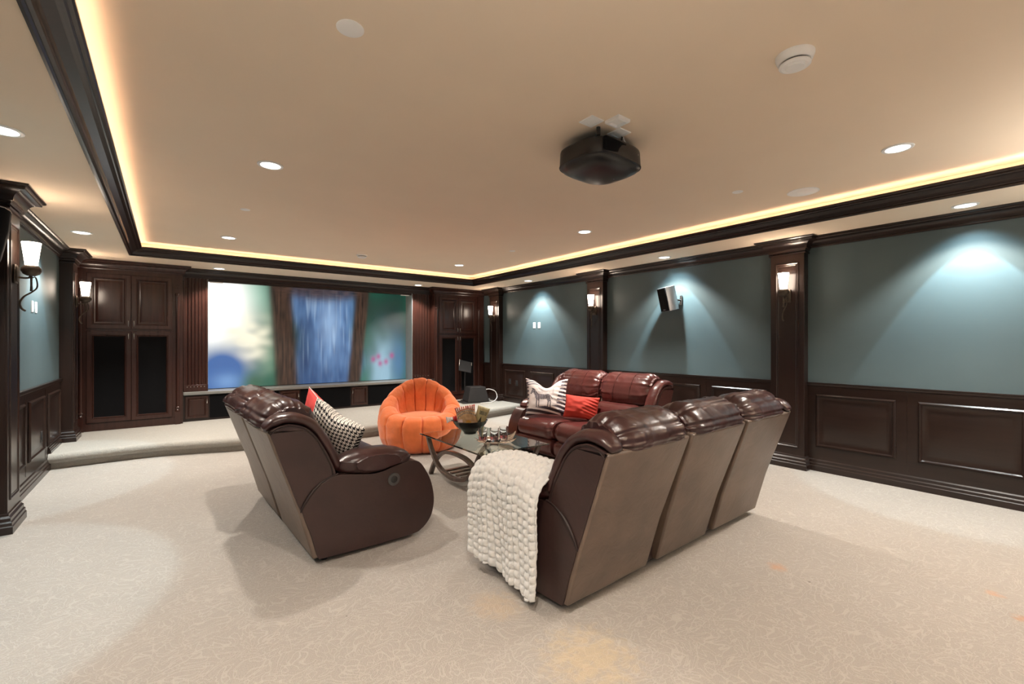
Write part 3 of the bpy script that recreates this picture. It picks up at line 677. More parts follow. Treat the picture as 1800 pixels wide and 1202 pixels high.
# projection screen with a picture of a forest waterfall, out of focus
t = thing('projection_screen', 'wide lit projection screen showing a blurred blue and green forest picture', 'projection screen', (2.39, 9.33, .66))
SW0, SW1, SZ0, SZ1 = .50, 4.165, .665, 2.50
def pic(u, v):
    g = lambda cx, cy, sx, sy: exp(-(((u - cx) / sx) ** 2 + ((v - cy) / sy) ** 2))
    nz = lambda a, b, s: 0.5 + 0.5 * mnoise.noise(Vector((u * a + s, v * b, s)))
    def mix(c, d, k): k = max(0, min(1, k)); return tuple(p + (q - p) * k for p, q in zip(c, d))
    c = mix(srgb(16, 52, 42), srgb(38, 110, 84), nz(9, 3, 2) * 1.3 - .2)
    c = mix(c, srgb(120, 190, 160), g(.20, .9, .07, .2) * .55)
    c = mix(c, srgb(255, 255, 248), min(1, 1.9 * g(.04, .78, .13, .42)))
    c = mix(c, srgb(238, 232, 205), min(1, 1.2 * g(.17, .45, .10, .22) * nz(16, 12, 5) * 1.7))
    c = mix(c, srgb(52, 92, 150), min(1, 1.7 * g(.07, .14, .10, .22)))
    c = mix(c, srgb(120, 160, 205), .6 * g(.09, .06, .06, .08))
    c = mix(c, srgb(52, 88, 60), .8 * g(.20, .04, .05, .10))
    # right hand side: pale mist and pink blossom in front of dark leaves
    c = mix(c, srgb(12, 36, 32), .9 * g(.88, .75, .20, .5))
    c = mix(c, srgb(150, 185, 205), min(.8, 1.1 * g(.86, .12, .075, .34) * (.45 + .8 * nz(18, 6, 9))))
    c = mix(c, srgb(60, 105, 150), .7 * g(.95, .20, .05, .3))
    for (px, py) in ((.80, .24), (.84, .19), (.875, .21), (.91, .28), (.83, .27)): c = mix(c, srgb(160, 50, 115), .75 * g(px, py, .014, .035))
    # dark trunks framing a falling sheet of water
    def trunk(c, cx, wdt, lean):
        d = abs(u - cx - lean * (v - .5)) / wdt
        k = 1 / (1 + exp((d - 1) * 9)); st = nz(120, 5, 3) * .8 + nz(60, 12, 7) * .3
        return mix(c, mix(srgb(14, 9, 9), srgb(92, 66, 52), st - .25), k)
    k = 1 / (1 + exp((abs(u - .535 - .02 * sin(v * 5)) / (.165 + .02 * sin(v * 9)) - 1) * 12))
    water = mix(srgb(30, 56, 100), srgb(104, 142, 186), (nz(22, 4.5, 11) * .7 + nz(60, 7, 4) * .6) - .18)
    water = mix(water, srgb(24, 44, 78), .75 * g(.43, .35, .05, .5)); water = mix(water, srgb(150, 178, 210), .6 * g(.56, .62, .05, .28))
    water = mix(water, srgb(180, 205, 228), .5 * max(0, nz(90, 3, 4) - .55) * 2)
    water = mix(water, srgb(30, 58, 100), .6 * g(.5, .0, .3, .22))
    c = mix(c, water, k)
    c = trunk(c, .335, .052, -.03); c = trunk(c, .715, .036, .05)
    c = mix(c, mix(srgb(14, 9, 9), srgb(80, 58, 48), nz(30, 60, 6)), .92 / (1 + exp((.955 - v - .08 * (1 - ((u - .52) / .22) ** 2)) * 42)) * (1 if .28 < u < .76 else 0))
    return c
nu, nv = 420, 210
mb = MB(); mb.grid(lambda a, b: (SW0 + (SW1 - SW0) * a - 2.39, 0, SZ0 + (SZ1 - SZ0) * b - .66), nu, nv)
so = mb.obj('picture_surface', M_SCREEN, t, smooth=0)
vcolor(so, lambda i, co: pic((i // nv) / (nu - 1), (i % nv) / (nv - 1)))
mb = MB(); mb.box(SW0 - 2.39, SW1 - 2.39, .001, .02, 0.0, SZ1 - .66); mb.obj('backing', M_BLACK, t)
mb = MB(); mb.box(4.154, 4.160, 9.0, 9.33, .655, 2.50); mb.box(.524, .529, 9.0, 9.33, .655, 2.50); struct(mb, 'trim_7', M_SCRB, smooth=0)
BG = 'white mounting brackets at the top of the screen'
for x, l in ((.66, 'left'), (4.02, 'right')):
    mb = MB(); mb.box(x - .10, x + .08, 9.02, 9.08, 2.452, 2.464); tag(mb.obj('screen_bracket', M_WHITE, bevel=.003), 'small white bracket at the top %s corner of the screen' % l, 'bracket', BG)

# ------------------------------------------------------------------ wall plates, outlets
def plate(x, y, z, side, lab, mat, grp, name='switch_plate', cat='switch plate'):
    t = thing(name, lab, cat, (x, y, z), pi if side > 0 else 0, grp)
    m_ = MB(); m_.rings((0, -.036, -.058), (0, 1, 0), (0, 0, 1), (1, 0, 0), .072, .116, [(0, 0), (.001, .005), (.004, .007), (.02, .007)]); m_.obj('plate', mat, t, smooth=20)
    m_ = MB(); m_.box(.007, .011, -.016, .016, -.033, .033); m_.obj('rocker' if cat == 'switch plate' else 'socket', mat, t, bevel=.002)
WPG = 'white switch plates on the teal walls'
plate(XR, 7.0, 1.80, 1, 'left one of two white switch plates on the right wall near the stage', M_WHITE, WPG)
plate(XR, 6.85, 1.80, 1, 'right one of two white switch plates on the right wall near the stage', M_WHITE, WPG)
plate(XL, 6.62, 1.82, -1, 'left one of two white switch plates on the left wall', M_WHITE, WPG)
plate(XL, 6.78, 1.82, -1, 'right one of two white switch plates on the left wall', M_WHITE, WPG)
OG = 'dark outlets set in the wainscot panels'
plate(XR - .013, 7.80, .62, 1, 'dark outlet in the right wainscot nearest the stage, left one', M_CHARC, OG, 'wall_outlet', 'outlet')
plate(XR - .013, 7.56, .60, 1, 'dark outlet in the right wainscot nearest the stage, right one', M_CHARC, OG, 'wall_outlet', 'outlet')
plate(XL + .013, 6.95, .44, -1, 'dark outlet in the middle wainscot panel of the left wall', M_CHARC, OG, 'wall_outlet', 'outlet')

# ------------------------------------------------------------------ wall speakers
def wall_speaker(label):
    t = thing('wall_speaker', label, 'speaker', (0, 0, 0), 0, 'speakers hung on the side walls')
    # local: +x is the front of the cabinet, origin at the wall bracket
    H, D, W = .17, .20, .105
    T_ = Matrix.Translation((.20, 0, 0)) @ Matrix.Rotation(radians(12), 4, 'Y')
    def slab(xa, xb, wa, wb, m_, zz=H):
        for z in (0,): pass
    m_ = MB(); outp = [(-.10, -.062), (-.07, -.085), (-.02, -.103), (.04, -.112), (.075, -.112), (.075, .112), (.04, .112), (-.02, .103), (-.07, .085), (-.10, .062)]
    m_.add([T_ @ Vector((x, y, z)) for z in (-H, H) for x, y in outp], [tuple(range(10))[::-1], tuple(range(10, 20))] + [(i, (i + 1) % 10, 10 + (i + 1) % 10, 10 + i) for i in range(10)])
    m_.obj('cabinet', M_SILVER, t, smooth=40, bevel=.004)
    m_ = MB(); m_.box(.075, .092, -.110, .110, -H + .004, H - .004, T_); m_.obj('front_grille', M_BLACK, t, bevel=.006)
    m_ = MB(); m_.box(.0925, .0930, -.03, .03, -H + .022, -H + .030, T_); m_.obj('badge', M_SILVER, t)
    m_ = MB(); m_.box(0, .012, -.03, .03, -.09, .05); m_.tube([(.01, 0, -.02), (.06, 0, -.015), (.11, 0, 0)], .014, 10); m_.obj('bracket', M_PLASTIC, t, bevel=.003)
    return t
w0 = wall_speaker('silver and black speaker hung tilted on the right wall under a spotlight')
w0.location = (XR, 3.72, 2.08); w0.rotation_euler = (0, 0, pi - radians(28))

t = thing('wall_speaker', 'black curved speaker at the very left edge, under the soffit', 'speaker', (XL, 4.62, 2.15), 0, 'speakers hung on the side walls')
Tm = Matrix.Rotation(radians(6), 4, 'Y')
outp = [(.0, -.10), (.06, -.13), (.12, -.135), (.168, -.09), (.178, 0), (.168, .09), (.12, .135), (.06, .13), (0, .10)]
mb = MB(); k_ = len(outp)
mb.add([Tm @ Vector((x * s_ + .03, y * s_, z)) for z, s_ in ((-.24, .70), (-.10, .9), (.10, 1.0), (.235, .98)) for x, y in outp],
       [tuple(range(k_))[::-1], tuple(range(3 * k_, 4 * k_))] + [(j * k_ + i, j * k_ + (i + 1) % k_, (j + 1) * k_ + (i + 1) % k_, (j + 1) * k_ + i) for j in range(3) for i in range(k_)])
mb.obj('cabinet', M_BLACK, t, smooth=50)
mb = MB(); mb.add([Tm @ Vector((x * s_ + .03, y * s_, z)) for z, s_ in ((.236, .985), (.242, .985)) for x, y in outp],
       [tuple(range(k_))[::-1], tuple(range(k_, 2 * k_))] + [(i, (i + 1) % k_, k_ + (i + 1) % k_, k_ + i) for i in range(k_)]); mb.obj('silver_top', M_SILVER, t)
mb = MB(); mb.box(0, .04, -.03, .03, -.06, .06); mb.obj('bracket', M_PLASTIC, t, bevel=.003)

# ------------------------------------------------------------------ reclining sofas
def sofa(name, label, seats, W, M1, M2, loc, rz):
    t = thing(name, label, 'sofa', loc, rz)
    AW = .20
    # local frame: x across, y forward, z up
    arm_out = [(-.040, .375), (-.015, .43), (.04, .50), (.11, .548), (.19, .570), (.29, .555), (.45, .535), (.58, .560), (.70, .580), (.78, .560), (.84, .480), (.885, .38), (.905, .26), (.890, .16), (.855, .10), (.80, .055), (.72, .035), (.40, .035), (.10, .045), (.055, .06), (.015, .20)]
    for sx in (0, 1):
        X0 = 0 if sx == 0 else W - AW; X1 = X0 + AW
        m_ = MB(); m_.prism(spline(arm_out, 84, True), X0 + .002, X1 - .002, lambda p, a: (a, p[0], p[1])); arm = m_.obj('arm_panel', M2, t, smooth=40, bevel=.016, seg=3)
        al = spline([(-.047, .372), (-.020, .432), (.038, .505), (.11, .555), (.185, .578)], 30)
        m_ = MB(); xw = X0 + .001 if sx == 0 else X1 - .001; m_.tube([(xw, a_ - .004, b_ + .004) for a_, b_ in al], [.004 + .007 * sin(pi * min(1, i / 22)) for i in range(30)], 8); m_.obj('arm_gap_shadow', M_WELT_SHADE, arm, smooth=60)  # dark tube drawn as the shadow line between wing and arm
        # padded arm top, gathered and creased
        ap = [(.185, .625), (.20, .658), (.28, .690), (.40, .704), (.54, .698), (.66, .668), (.725, .620), (.728, .585), (.700, .565), (.62, .555), (.46, .528), (.30, .545), (.21, .575)]
        m_ = MB(); m_.puff(ap, X0 - .022, X1 + .030, rnd=.10, nx=26, n=90, wr=.030, seed=3 + sx, mn=.30, power=2.2); m_.obj('arm_pad', M1, t, smooth=80)
        # reclining lever pocket on the outer face
        xo = X0 - .004 if sx == 0 else X1 + .004; q = -1 if sx == 0 else 1
        R_ = Matrix.Translation((xo, .575, .470)) @ Matrix.Rotation(q * pi / 2, 4, 'Y')
        m_ = MB(); m_.lathe([(.030, .004), (.044, .004), (.046, .0), (.044, -.006), (.030, -.006)], 32, R_); m_.obj('lever_ring', M_LEVER, arm, smooth=40)
        m_ = MB(); m_.lathe([(.0001, .006), (.022, .006), (.030, .001), (.030, -.002)], 28, R_); m_.obj('lever_cup', M_PLASTIC, arm, smooth=40)
        # wing: flat side panel and padded roll around it
        wing = [(-.045, .375), (-.215, .860), (-.232, .900), (-.20, .925), (-.12, .940), (-.03, .915), (.04, .850), (.10, .750), (.15, .640), (.165, .57), (.11, .545), (.04, .50), (-.015, .43)]
        WT = .13; Xa = X0 + .004 if sx == 0 else W - WT - .004
        m_ = MB(); m_.prism(spline(wing, 60, True), Xa, Xa + WT, lambda p, a: (a, p[0], p[1])); m_.obj('wing_panel', M2, t, smooth=40, bevel=.010, seg=3)
        arc = spline([(-.250, .915), (-.205, .958), (-.115, .975), (-.02, .948), (.058, .878), (.120, .775), (.172, .665), (.190, .60)], 44)
        m_ = MB(); nn = len(arc); xc = Xa + WT / 2 + (.0 if sx == 0 else .0)
        rs = [.072 * (1 - .55 * abs(2 * i / (nn - 1) - 1) ** 6) * (1 + .02 * sin(i * 1.3)) for i in range(nn)]
        bs = [.036 * (1 - .55 * abs(2 * i / (nn - 1) - 1) ** 6) * (1 + .05 * sin(i * .9 + sx)) for i in range(nn)]
        m_.tube([(xc, a, b) for a, b in arc], rs, 20, b=bs, side=(1, 0, 0)); m_.obj('wing_roll', M1, t, smooth=80)
        wl = spline([(-.222, .885), (-.19, .915), (-.115, .930), (-.035, .905), (.03, .845), (.085, .750), (.135, .640), (.150, .575)], 40)
        m_ = MB(); xw = Xa if sx == 0 else Xa + WT; m_.tube([(xw, a, b) for a, b in wl], .0045, 6); m_.obj('wing_welt', M_WELT_SHADE, t, smooth=60)
    # carcass; the dark panel stands in for shade in the back gaps
    m_ = MB(); m_.prism([(-.165, .85), (-.12, .85), (.15, .10), (.085, .10)], .06, W - .06, lambda p, a: (a, p[0], p[1])); m_.obj('gap_shade_panel', M_WELT_SHADE, t)
    m_ = MB(); m_.box(AW - .02, W - AW + .02, .06, .80, .045, .26); m_.obj('seat_frame', M2, t, bevel=.01)
    for fx in (.06, W - .06):
        for fy in (.12, .72):
            m_ = MB(); m_.lathe([(.022, 0), (.026, .012), (.022, .06)], 16, Matrix.Translation((fx + (.04 if fx < 1 else -.04), fy, 0))); m_.obj('foot', M_PLASTIC, t)
    # seats, each with its own back shell, head pillow, lumbar pad, seat cushion and footrest
    inner = W - 2 * .0; gap = .045
    bounds = [0.0] + [W * k / seats + (.0) for k in range(1, seats)] + [W]
    if seats == 3: bounds = [0.0, W * .338, W * .656, W]
    for k in range(seats):
        a = bounds[k] + (gap / 2 if k else .012); b = bounds[k + 1] - (gap / 2 if k < seats - 1 else .012)
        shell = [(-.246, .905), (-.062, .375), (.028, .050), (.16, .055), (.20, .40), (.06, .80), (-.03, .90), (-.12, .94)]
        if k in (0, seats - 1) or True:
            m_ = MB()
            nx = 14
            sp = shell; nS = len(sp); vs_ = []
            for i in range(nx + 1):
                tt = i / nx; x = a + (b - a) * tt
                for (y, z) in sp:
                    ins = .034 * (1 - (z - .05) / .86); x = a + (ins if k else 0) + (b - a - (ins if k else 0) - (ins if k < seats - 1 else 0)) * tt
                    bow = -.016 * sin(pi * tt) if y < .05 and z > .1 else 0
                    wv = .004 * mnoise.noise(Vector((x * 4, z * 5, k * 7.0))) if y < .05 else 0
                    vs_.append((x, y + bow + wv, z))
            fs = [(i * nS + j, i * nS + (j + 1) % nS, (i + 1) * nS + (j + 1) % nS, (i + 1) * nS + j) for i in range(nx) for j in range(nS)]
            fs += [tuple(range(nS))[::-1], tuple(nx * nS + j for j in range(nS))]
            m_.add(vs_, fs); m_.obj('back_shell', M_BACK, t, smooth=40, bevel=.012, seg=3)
        pa = a + (.0 if k else AW * .55); pb = b - (.0 if k < seats - 1 else AW * .55)
        head = [(-.245, .895), (-.262, .935), (-.235, .995), (-.165, 1.052), (-.080, 1.072), (.005, 1.050), (.072, .985), (.118, .900), (.140, .800), (.125, .725), (.080, .705), (.02, .76), (-.06, .86), (-.15, .885)]
        m_ = MB(); m_.puff(head, pa - .012, pb + .012, rnd=.15, nx=60, n=130, wr=.060, seed=k * 2.3 + seats, mn=.42, power=2.6)
        hp = m_.obj('head_pillow', M1, t, smooth=80)
        for q in (1 / 3, 2 / 3):
            xs = pa + (pb - pa) * q; sp_ = spline([(.127, .735), (.143, .80), (.121, .90), (.075, .988), (.007, 1.054), (-.08, 1.076)], 20)
            m_ = MB(); m_.tube([(xs, y * 1.0 + .002, z) for y, z in sp_], .0028, 6); m_.obj('seam', M1, hp)
        ia = max(a, AW * .9); ib = min(b, W - AW * .9)
        lumbar = [(.05, .70), (.15, .705), (.215, .665), (.255, .600), (.262, .520), (.235, .455), (.14, .43), (.06, .46), (.02, .58)]
        m_ = MB(); m_.puff(lumbar, ia, ib, rnd=.10, nx=40, n=72, wr=.040, seed=k + 9, mn=.45); m_.obj('lumbar_pad', M1, t, smooth=80)
        sa = max(a, AW - .01); sb = min(b, W - AW + .01)
        cush = [(.18, .30), (.17, .42), (.24, .475), (.42, .480), (.62, .492), (.76, .500), (.86, .480), (.915, .420), (.925, .350), (.900, .295), (.82, .270), (.50, .262), (.26, .262)]
        m_ = MB(); m_.puff(cush, sa, sb, rnd=.09, nx=40, n=90, wr=.016, seed=k + 5, mn=.72); m_.obj('seat_cushion', M1, t, smooth=80)
        foot = [(.79, .275), (.86, .285), (.905, .265), (.918, .20), (.905, .125), (.86, .085), (.79, .08), (.78, .18)]
        m_ = MB(); m_.puff(foot, sa + .005, sb - .005, rnd=.05, nx=26, n=40, wr=.010, seed=k, mn=.75); m_.obj('footrest', M1, t, smooth=80)
    return t
# left loveseat faces +x (its near end is local x = W)
LW = 1.78
sofa('reclining_loveseat', 'burgundy leather reclining loveseat at the left, seen from behind, holding the houndstooth pillow', 2, LW, M_LEATHER, M_LEATHP, (.652, 3.09 + LW, 0), radians(-90 + 2.2))
SWD = 2.30
sofa('reclining_sofa', 'three-seat brown leather reclining sofa in the foreground with a cream throw on its arm', 3, SWD, M_LEATHER, M_LEATHP, (1.675, 1.705, 0), radians(2.0))
L2 = 1.78
sofa('reclining_loveseat', 'burgundy leather reclining loveseat facing the table with the zebra and red pillows', 2, L2, M_LEATHR, M_LEATHP2, (4.55, 3.12, 0), radians(90))

# ------------------------------------------------------------------ bean bag chair
t = thing('bean_bag_chair', 'round orange quilted tub bean bag chair in front of the stage', 'bean bag chair', (2.80, 5.78, 0), radians(-114))
NS = 13
def bag(a, s):
    # a: angle 0..1 (0 = front +x local), s: 0..1 outer foot -> over rim -> inner seat
    th = 2 * pi * a; back = 0.5 - 0.5 * cos(th)
    bk = back ** 1.6; H = .475 + .445 * bk
    prof = [(.38, 0.0), (.48, .05), (.545, .18), (.565, .32), (.56, .32 + (H - .32) * .45), (.53 - .015 * bk, .32 + (H - .32) * .82), (.455 - .02 * bk, H), (.385 - .01 * bk, H - .035 * bk), (.345 - .01 * bk, H - .13 * bk), (.315, .455 + (H - .475) * .25), (.27, .440)]
    t_ = s * (len(prof) - 1); i = min(int(t_), len(prof) - 2); f = t_ - i
    g = lambda k: prof[max(0, min(len(prof) - 1, k))]
    r, z = tuple(0.5 * (2 * q1 + (q2 - q0) * f + (2 * q0 - 5 * q1 + 4 * q2 - q3) * f * f + (-q0 + 3 * q1 - 3 * q2 + q3) * f ** 3) for q0, q1, q2, q3 in zip(g(i - 1), g(i), g(i + 1), g(i + 2)))
    ph = (a * NS) % 1.0; d = min(ph, 1 - ph)
    groove = -.030 * exp(-(d / .030) ** 2) + .010 * sin(pi * ph) ** .7
    wr = .010 * mnoise.noise(Vector((cos(th) * 6, sin(th) * 6, z * 9))) + .004 * sin(z * 70 + 6 * d * sin(th * 3)) * exp(-d / .2)
    sgn = 1 if s < .55 else (1 - (s - .55) / .18 if s < .73 else 0); inn = max(0, min(1, (s - .6) / .2))
    k = groove + wr
    r2 = r + k * (max(0, sgn)) - k * inn * 0.9
    z2 = z + k * max(0, 1 - abs(s - .62) / .2) * .8
    # keep the foot on the floor
    z2 = max(z2, 0.0)
    return (r2 * cos(th) * 1.0, r2 * sin(th) * 1.0, z2)
mb = MB(); mb.grid(bag, 15 * 14, 70, closeu=True); mb.obj('quilted_shell', M_ORANGE, t, smooth=80)
mb = MB(); mb.lathe([(.0001, .482), (.12, .480), (.22, .474), (.30, .462), (.34, .430), (.35, .38)], 48)
mb.obj('seat_pad', M_ORANGE, t, smooth=80)
mb = MB(); mb.lathe([(.0001, .004), (.37, .004), (.385, .02), (.37, .03)], 48); mb.obj('dark_underside', M_WELT_SHADE, t, smooth=40)

# ------------------------------------------------------------------ coffee table
TZ = .45
t = thing('coffee_table', 'glass-topped coffee table with bent dark wood loop legs between the sofas', 'coffee table', (2.62, 3.99, 0), 0)
hw, hl = .405, .625
mb = MB()
mb.add([(x * s_, y * s2, z) for (z, s_, s2) in ((TZ - .012, .985, .990), (TZ - .004, 1, 1), (TZ - .0, .965, .977)) for x, y in ((-hw, -hl), (hw, -hl), (hw, hl), (-hw, hl))],
       [(3, 2, 1, 0), (8, 9, 10, 11)] + [(j * 4 + i, j * 4 + (i + 1) % 4, j * 4 + 4 + (i + 1) % 4, j * 4 + 4 + i) for j in range(2) for i in range(4)])
mb.obj('glass_top', M_GLASS, t, smooth=0)
for sx in (-1, 1):
    x = sx * .345
    # hanging U hoop from table top to table top, and standing arch from floor to floor
    U = spline([(-.53, TZ - .014), (-.45, .30), (-.28, .15), (-.08, .098), (.08, .098), (.28, .15), (.45, .30), (.53, TZ - .014)], 44)
    A = spline([(-.56, 0.0), (-.48, .13), (-.34, .255), (-.15, .315), (.15, .315), (.34, .255), (.48, .13), (.56, 0.0)], 44)
    def strap(path, xa, wd, th):
        m_ = MB(); P = [Vector((0, a, b)) for a, b in path]; nP = len(P); vs_ = []
        for i in range(nP):
            T_ = (P[min(i + 1, nP - 1)] - P[max(0, i - 1)]).normalized(); n_ = Vector((0, -T_.z, T_.y))
            for (dx, dn) in ((-wd, -th), (wd, -th), (wd, th), (-wd, th)): vs_.append((xa + dx, P[i].y + n_.y * dn, max(0, P[i].z + n_.z * dn)))
        m_.add(vs_, [(i * 4 + j, i * 4 + (j + 1) % 4, i * 4 + 4 + (j + 1) % 4, i * 4 + 4 + j) for i in range(nP - 1) for j in range(4)] + [(0, 1, 2, 3), tuple((nP - 1) * 4 + j for j in (3, 2, 1, 0))])
        return m_
    strap(U, x - sx * .0, .024, .017).obj('hanging_hoop', M_TABLE, t, smooth=30, bevel=.004)
    strap(A, x - sx * .049, .024, .017).obj('standing_arch', M_TABLE, t, smooth=30, bevel=.004)
for y in (-.16, -.055, .055, .16):
    mb = MB(); mb.box(-.33, .33, y - .022, y + .022, .118, .136); mb.obj('stretcher_slat', M_TABLE, t, bevel=.004)

# things on the table
t = thing('popcorn_bowl', 'black lacquer bowl of snack bags on the glass table', 'bowl', (2.66, 4.27, TZ))
mb = MB(); mb.lathe([(.0001, 0), (.065, 0), (.070, .004), (.072, .02), (.105, .045), (.150, .080), (.182, .120), (.192, .145), (.196, .147), (.190, .150), (.176, .122), (.145, .088), (.100, .056), (.05, .034), (.0001, .030)], 56)
mb.obj('bowl_shell', M_BOWL, t, smooth=60)
def bagmesh(name, label, w, h, th, fn, M_, n=60):
    m_ = MB()
    def f(sgn):
        def g(a, b):
            u, v = a * 2 - 1, b * 2 - 1
            k = (max(0, 1 - u ** 4) ** .5) * (max(0, 1 - v ** 4) ** .5)
            z = sgn * th * k * (1 + .18 * mnoise.noise(Vector((u * 3, v * 3, sgn)))) + .006 * sin(u * 14) * (abs(v) ** 6)
            return (u * w / 2 * (1 - .10 * (1 - v * v)), z, (v + 1) * h / 2)
        return g
    m_.grid(f(1), n, n); m_.grid(f(-1), n, n)
    o = m_.obj(name, M_VCOL, None, smooth=80); tag(o, label, 'snack bag', 'paper snack bags in the bowl'); o.matrix_world = M_
    vcolor(o, lambda i, co: fn(((i % (n * n)) // n) / (n - 1), ((i % (n * n)) % n) / (n - 1)))
    return o
KR, CR, DKc = srgb(196, 158, 118), srgb(214, 196, 172), srgb(70, 40, 34)
def bagA(u, v):
    d = sqrt((u - .5) ** 2 * .9 + (v - .12) ** 2); c = KR
    if .80 < d < .94: c = srgb(150, 52, 48) if sin(u * 60) > -.1 else srgb(225, 205, 190)
    elif d >= .94: c = srgb(170, 60, 54)
    elif .56 < d < .62 or .67 < d < .74: c = DKc if sin(u * 95 + v * 20) > -.2 else CR
    elif .76 < d < .79: c = srgb(140, 50, 45)
    if u < .26 and v < .45: c = srgb(232, 214, 208) if (int(u * 40) + int(v * 40)) % 2 else srgb(206, 170, 168)
    if (u - .55) ** 2 + (v - .22) ** 2 < .02: c = srgb(205, 150, 70)
    return c
def bagB(u, v):
    c = srgb(176, 160, 118)
    if .66 < v < .82 and .25 < u < .85: c = srgb(30, 36, 30) if sin(u * 70) > -.3 else srgb(190, 180, 140)
    if v < .58 and abs(u - .5) < (.58 - v) * .5 and v > .2: c = srgb(46, 44, 34)
    if v > .93 or abs(u - .08) < .02: c = srgb(206, 196, 158)
    return c
Rz = lambda a: Matrix.Rotation(radians(a), 4, 'Z'); Rx = lambda a: Matrix.Rotation(radians(a), 4, 'X'); Ry = lambda a: Matrix.Rotation(radians(a), 4, 'Y')
bagmesh('snack_bag', 'brown paper popcorn bag with a red arched band leaning left in the bowl', .225, .235, .040, bagA, Matrix.Translation((2.625, 4.25, TZ + .082)) @ Rz(-32) @ Ry(-10) @ Rx(8))
bagmesh('snack_bag', 'olive kraft snack bag with dark print standing right in the bowl', .14, .25, .020, bagB, Matrix.Translation((2.72, 4.22, TZ + .06)) @ Rz(-30) @ Ry(18) @ Rx(8))
mb = MB()
def wrapper(a, b):
    u, v = a * 2 - 1, b * 2 - 1; return (u * .07, .012 * (1 - u * u) * (1 - v * v) + .004 * sin(u * 22), v * .022 * (1 + .7 * u * u))
mb.grid(wrapper, 40, 16); mb.grid(lambda a, b: tuple(c * (1 if i != 1 else -1) for i, c in enumerate(wrapper(a, b))), 40, 16)
o = mb.obj('candy_wrapper', M_VCOL, None, smooth=80); tag(o, 'small red and white wrapped candy on the left rim of the bowl', 'candy')
o.matrix_world = Matrix.Translation((2.49, 4.36, TZ + .165)) @ Rz(-35) @ Ry(-10)
vcolor(o, lambda i, co: srgb(190, 44, 44) if abs(co.x - .03) < .022 else srgb(236, 220, 216))

# glass tray with upturned corners, tumblers in it
mb = MB()
def trayf(z0):
    def g(a, b):
        u, v = a * 2 - 1, b * 2 - 1; r = max(abs(u), abs(v)); cn = abs(u * v)
        pull = 1 - .20 * (1 - min(abs(u), abs(v)) ** 2) * (r ** 3)
        return (u * .205 * pull, v * .165 * pull, .010 + .018 * r ** 3 + .055 * cn ** 3 + z0)
    return g
mb.grid(trayf(0), 34, 34); mb.grid(trayf(.005), 34, 34)
o = mb.obj('glass_tray', M_TUMBLER, None, smooth=60); tag(o, 'clear glass tray with curled pointed corners holding the tumblers', 'tray'); o.matrix_world = Matrix.Translation((2.62, 3.72, TZ)) @ Rz(-37)
mb = MB()
GG = 'glass tumblers with a red drink in the glass tray'
def tumbler(label):
    t = thing('glass_tumbler', label, 'glass', (0, 0, 0), 0, GG)
    m_ = MB(); m_.lathe([(.0001, 0), (.038, 0), (.041, .004), (.046, .128), (.0438, .128), (.0385, .016), (.0001, .014)], 36); m_.obj('glass_wall', M_TUMBLER, t, smooth=50)
    m_ = MB(); m_.lathe([(.0001, .0165), (.0365, .0175), (.0385, .046), (.0001, .046)], 32); m_.obj('red_drink', M_DRINK, t, smooth=50)
    return t
gt = tumbler('left glass tumbler of red drink in front of the bowl'); gt.location = (2.500, 3.775, TZ + .022)
dup(gt, (2.612, 3.735, TZ + .017), 0, 'middle glass tumbler of red drink in the glass tray')
dup(gt, (2.715, 3.715, TZ + .022), 0, 'right glass tumbler of red drink, nearest the red-pillow loveseat')

# ------------------------------------------------------------------ pillows
def pillow(name, label, w, h, th, mat, M_, n=60, dent=0.0, pinch=.07, colf=None, uv=False, piping=None, fold=.0, lean=0.0):
    t = thing(name, label, 'pillow'); t.matrix_world = M_
    m_ = MB()
    def f(sgn):
        def g(a, b):
            u, v = a * 2 - 1, b * 2 - 1
            k = (max(0, 1 - u ** 2) ** .42) * (max(0, 1 - v ** 2) ** .42)
            x = u * w / 2 * (1 - pinch * (1 - v * v)); z = v * h / 2 * (1 - pinch * (1 - u * u))
            dn = dent * exp(-(u / .42) ** 2) * max(0, (v + .2) / 1.2) ** 1.6
            z -= dn
            wr = .010 * mnoise.noise(Vector((u * 3, v * 3, sgn * 2 + w * 9))) * k + fold * .008 * sin(u * 9 + v * 22) * k * (max(0, u + .1) ** 2)
            y = sgn * (th * k * (1 + .25 * dn / (dent + 1e-6) * (dent > 0)) + wr)
            return (x, y, z + h / 2)
        return g
    m_.grid(f(1), n, n); m_.grid(f(-1), n, n)
    o = m_.obj('cover', mat, t, smooth=80)
    if colf: vcolor(o, lambda i, co: colf(((i % (n * n)) // n) / (n - 1), ((i % (n * n)) % n) / (n - 1)))
    if uv:
        me = o.data; l = me.uv_layers.new(name='UVMap')
        for lp in me.loops:
            i = lp.vertex_index % (n * n); l.data[lp.index].uv = ((i // n) / (n - 1), (i % n) / (n - 1))
    if piping:
        g = f(0); loop = [g(a, 0) for a in [k / 24 for k in range(25)]] + [g(1, b) for b in [k / 24 for k in range(1, 25)]] + [g(1 - a, 1) for a in [k / 24 for k in range(1, 25)]] + [g(0, 1 - b) for b in [k / 24 for k in range(1, 25)]]
        m_ = MB(); m_.tube(loop, .004, 8); m_.obj('piping', piping, t)
    return t
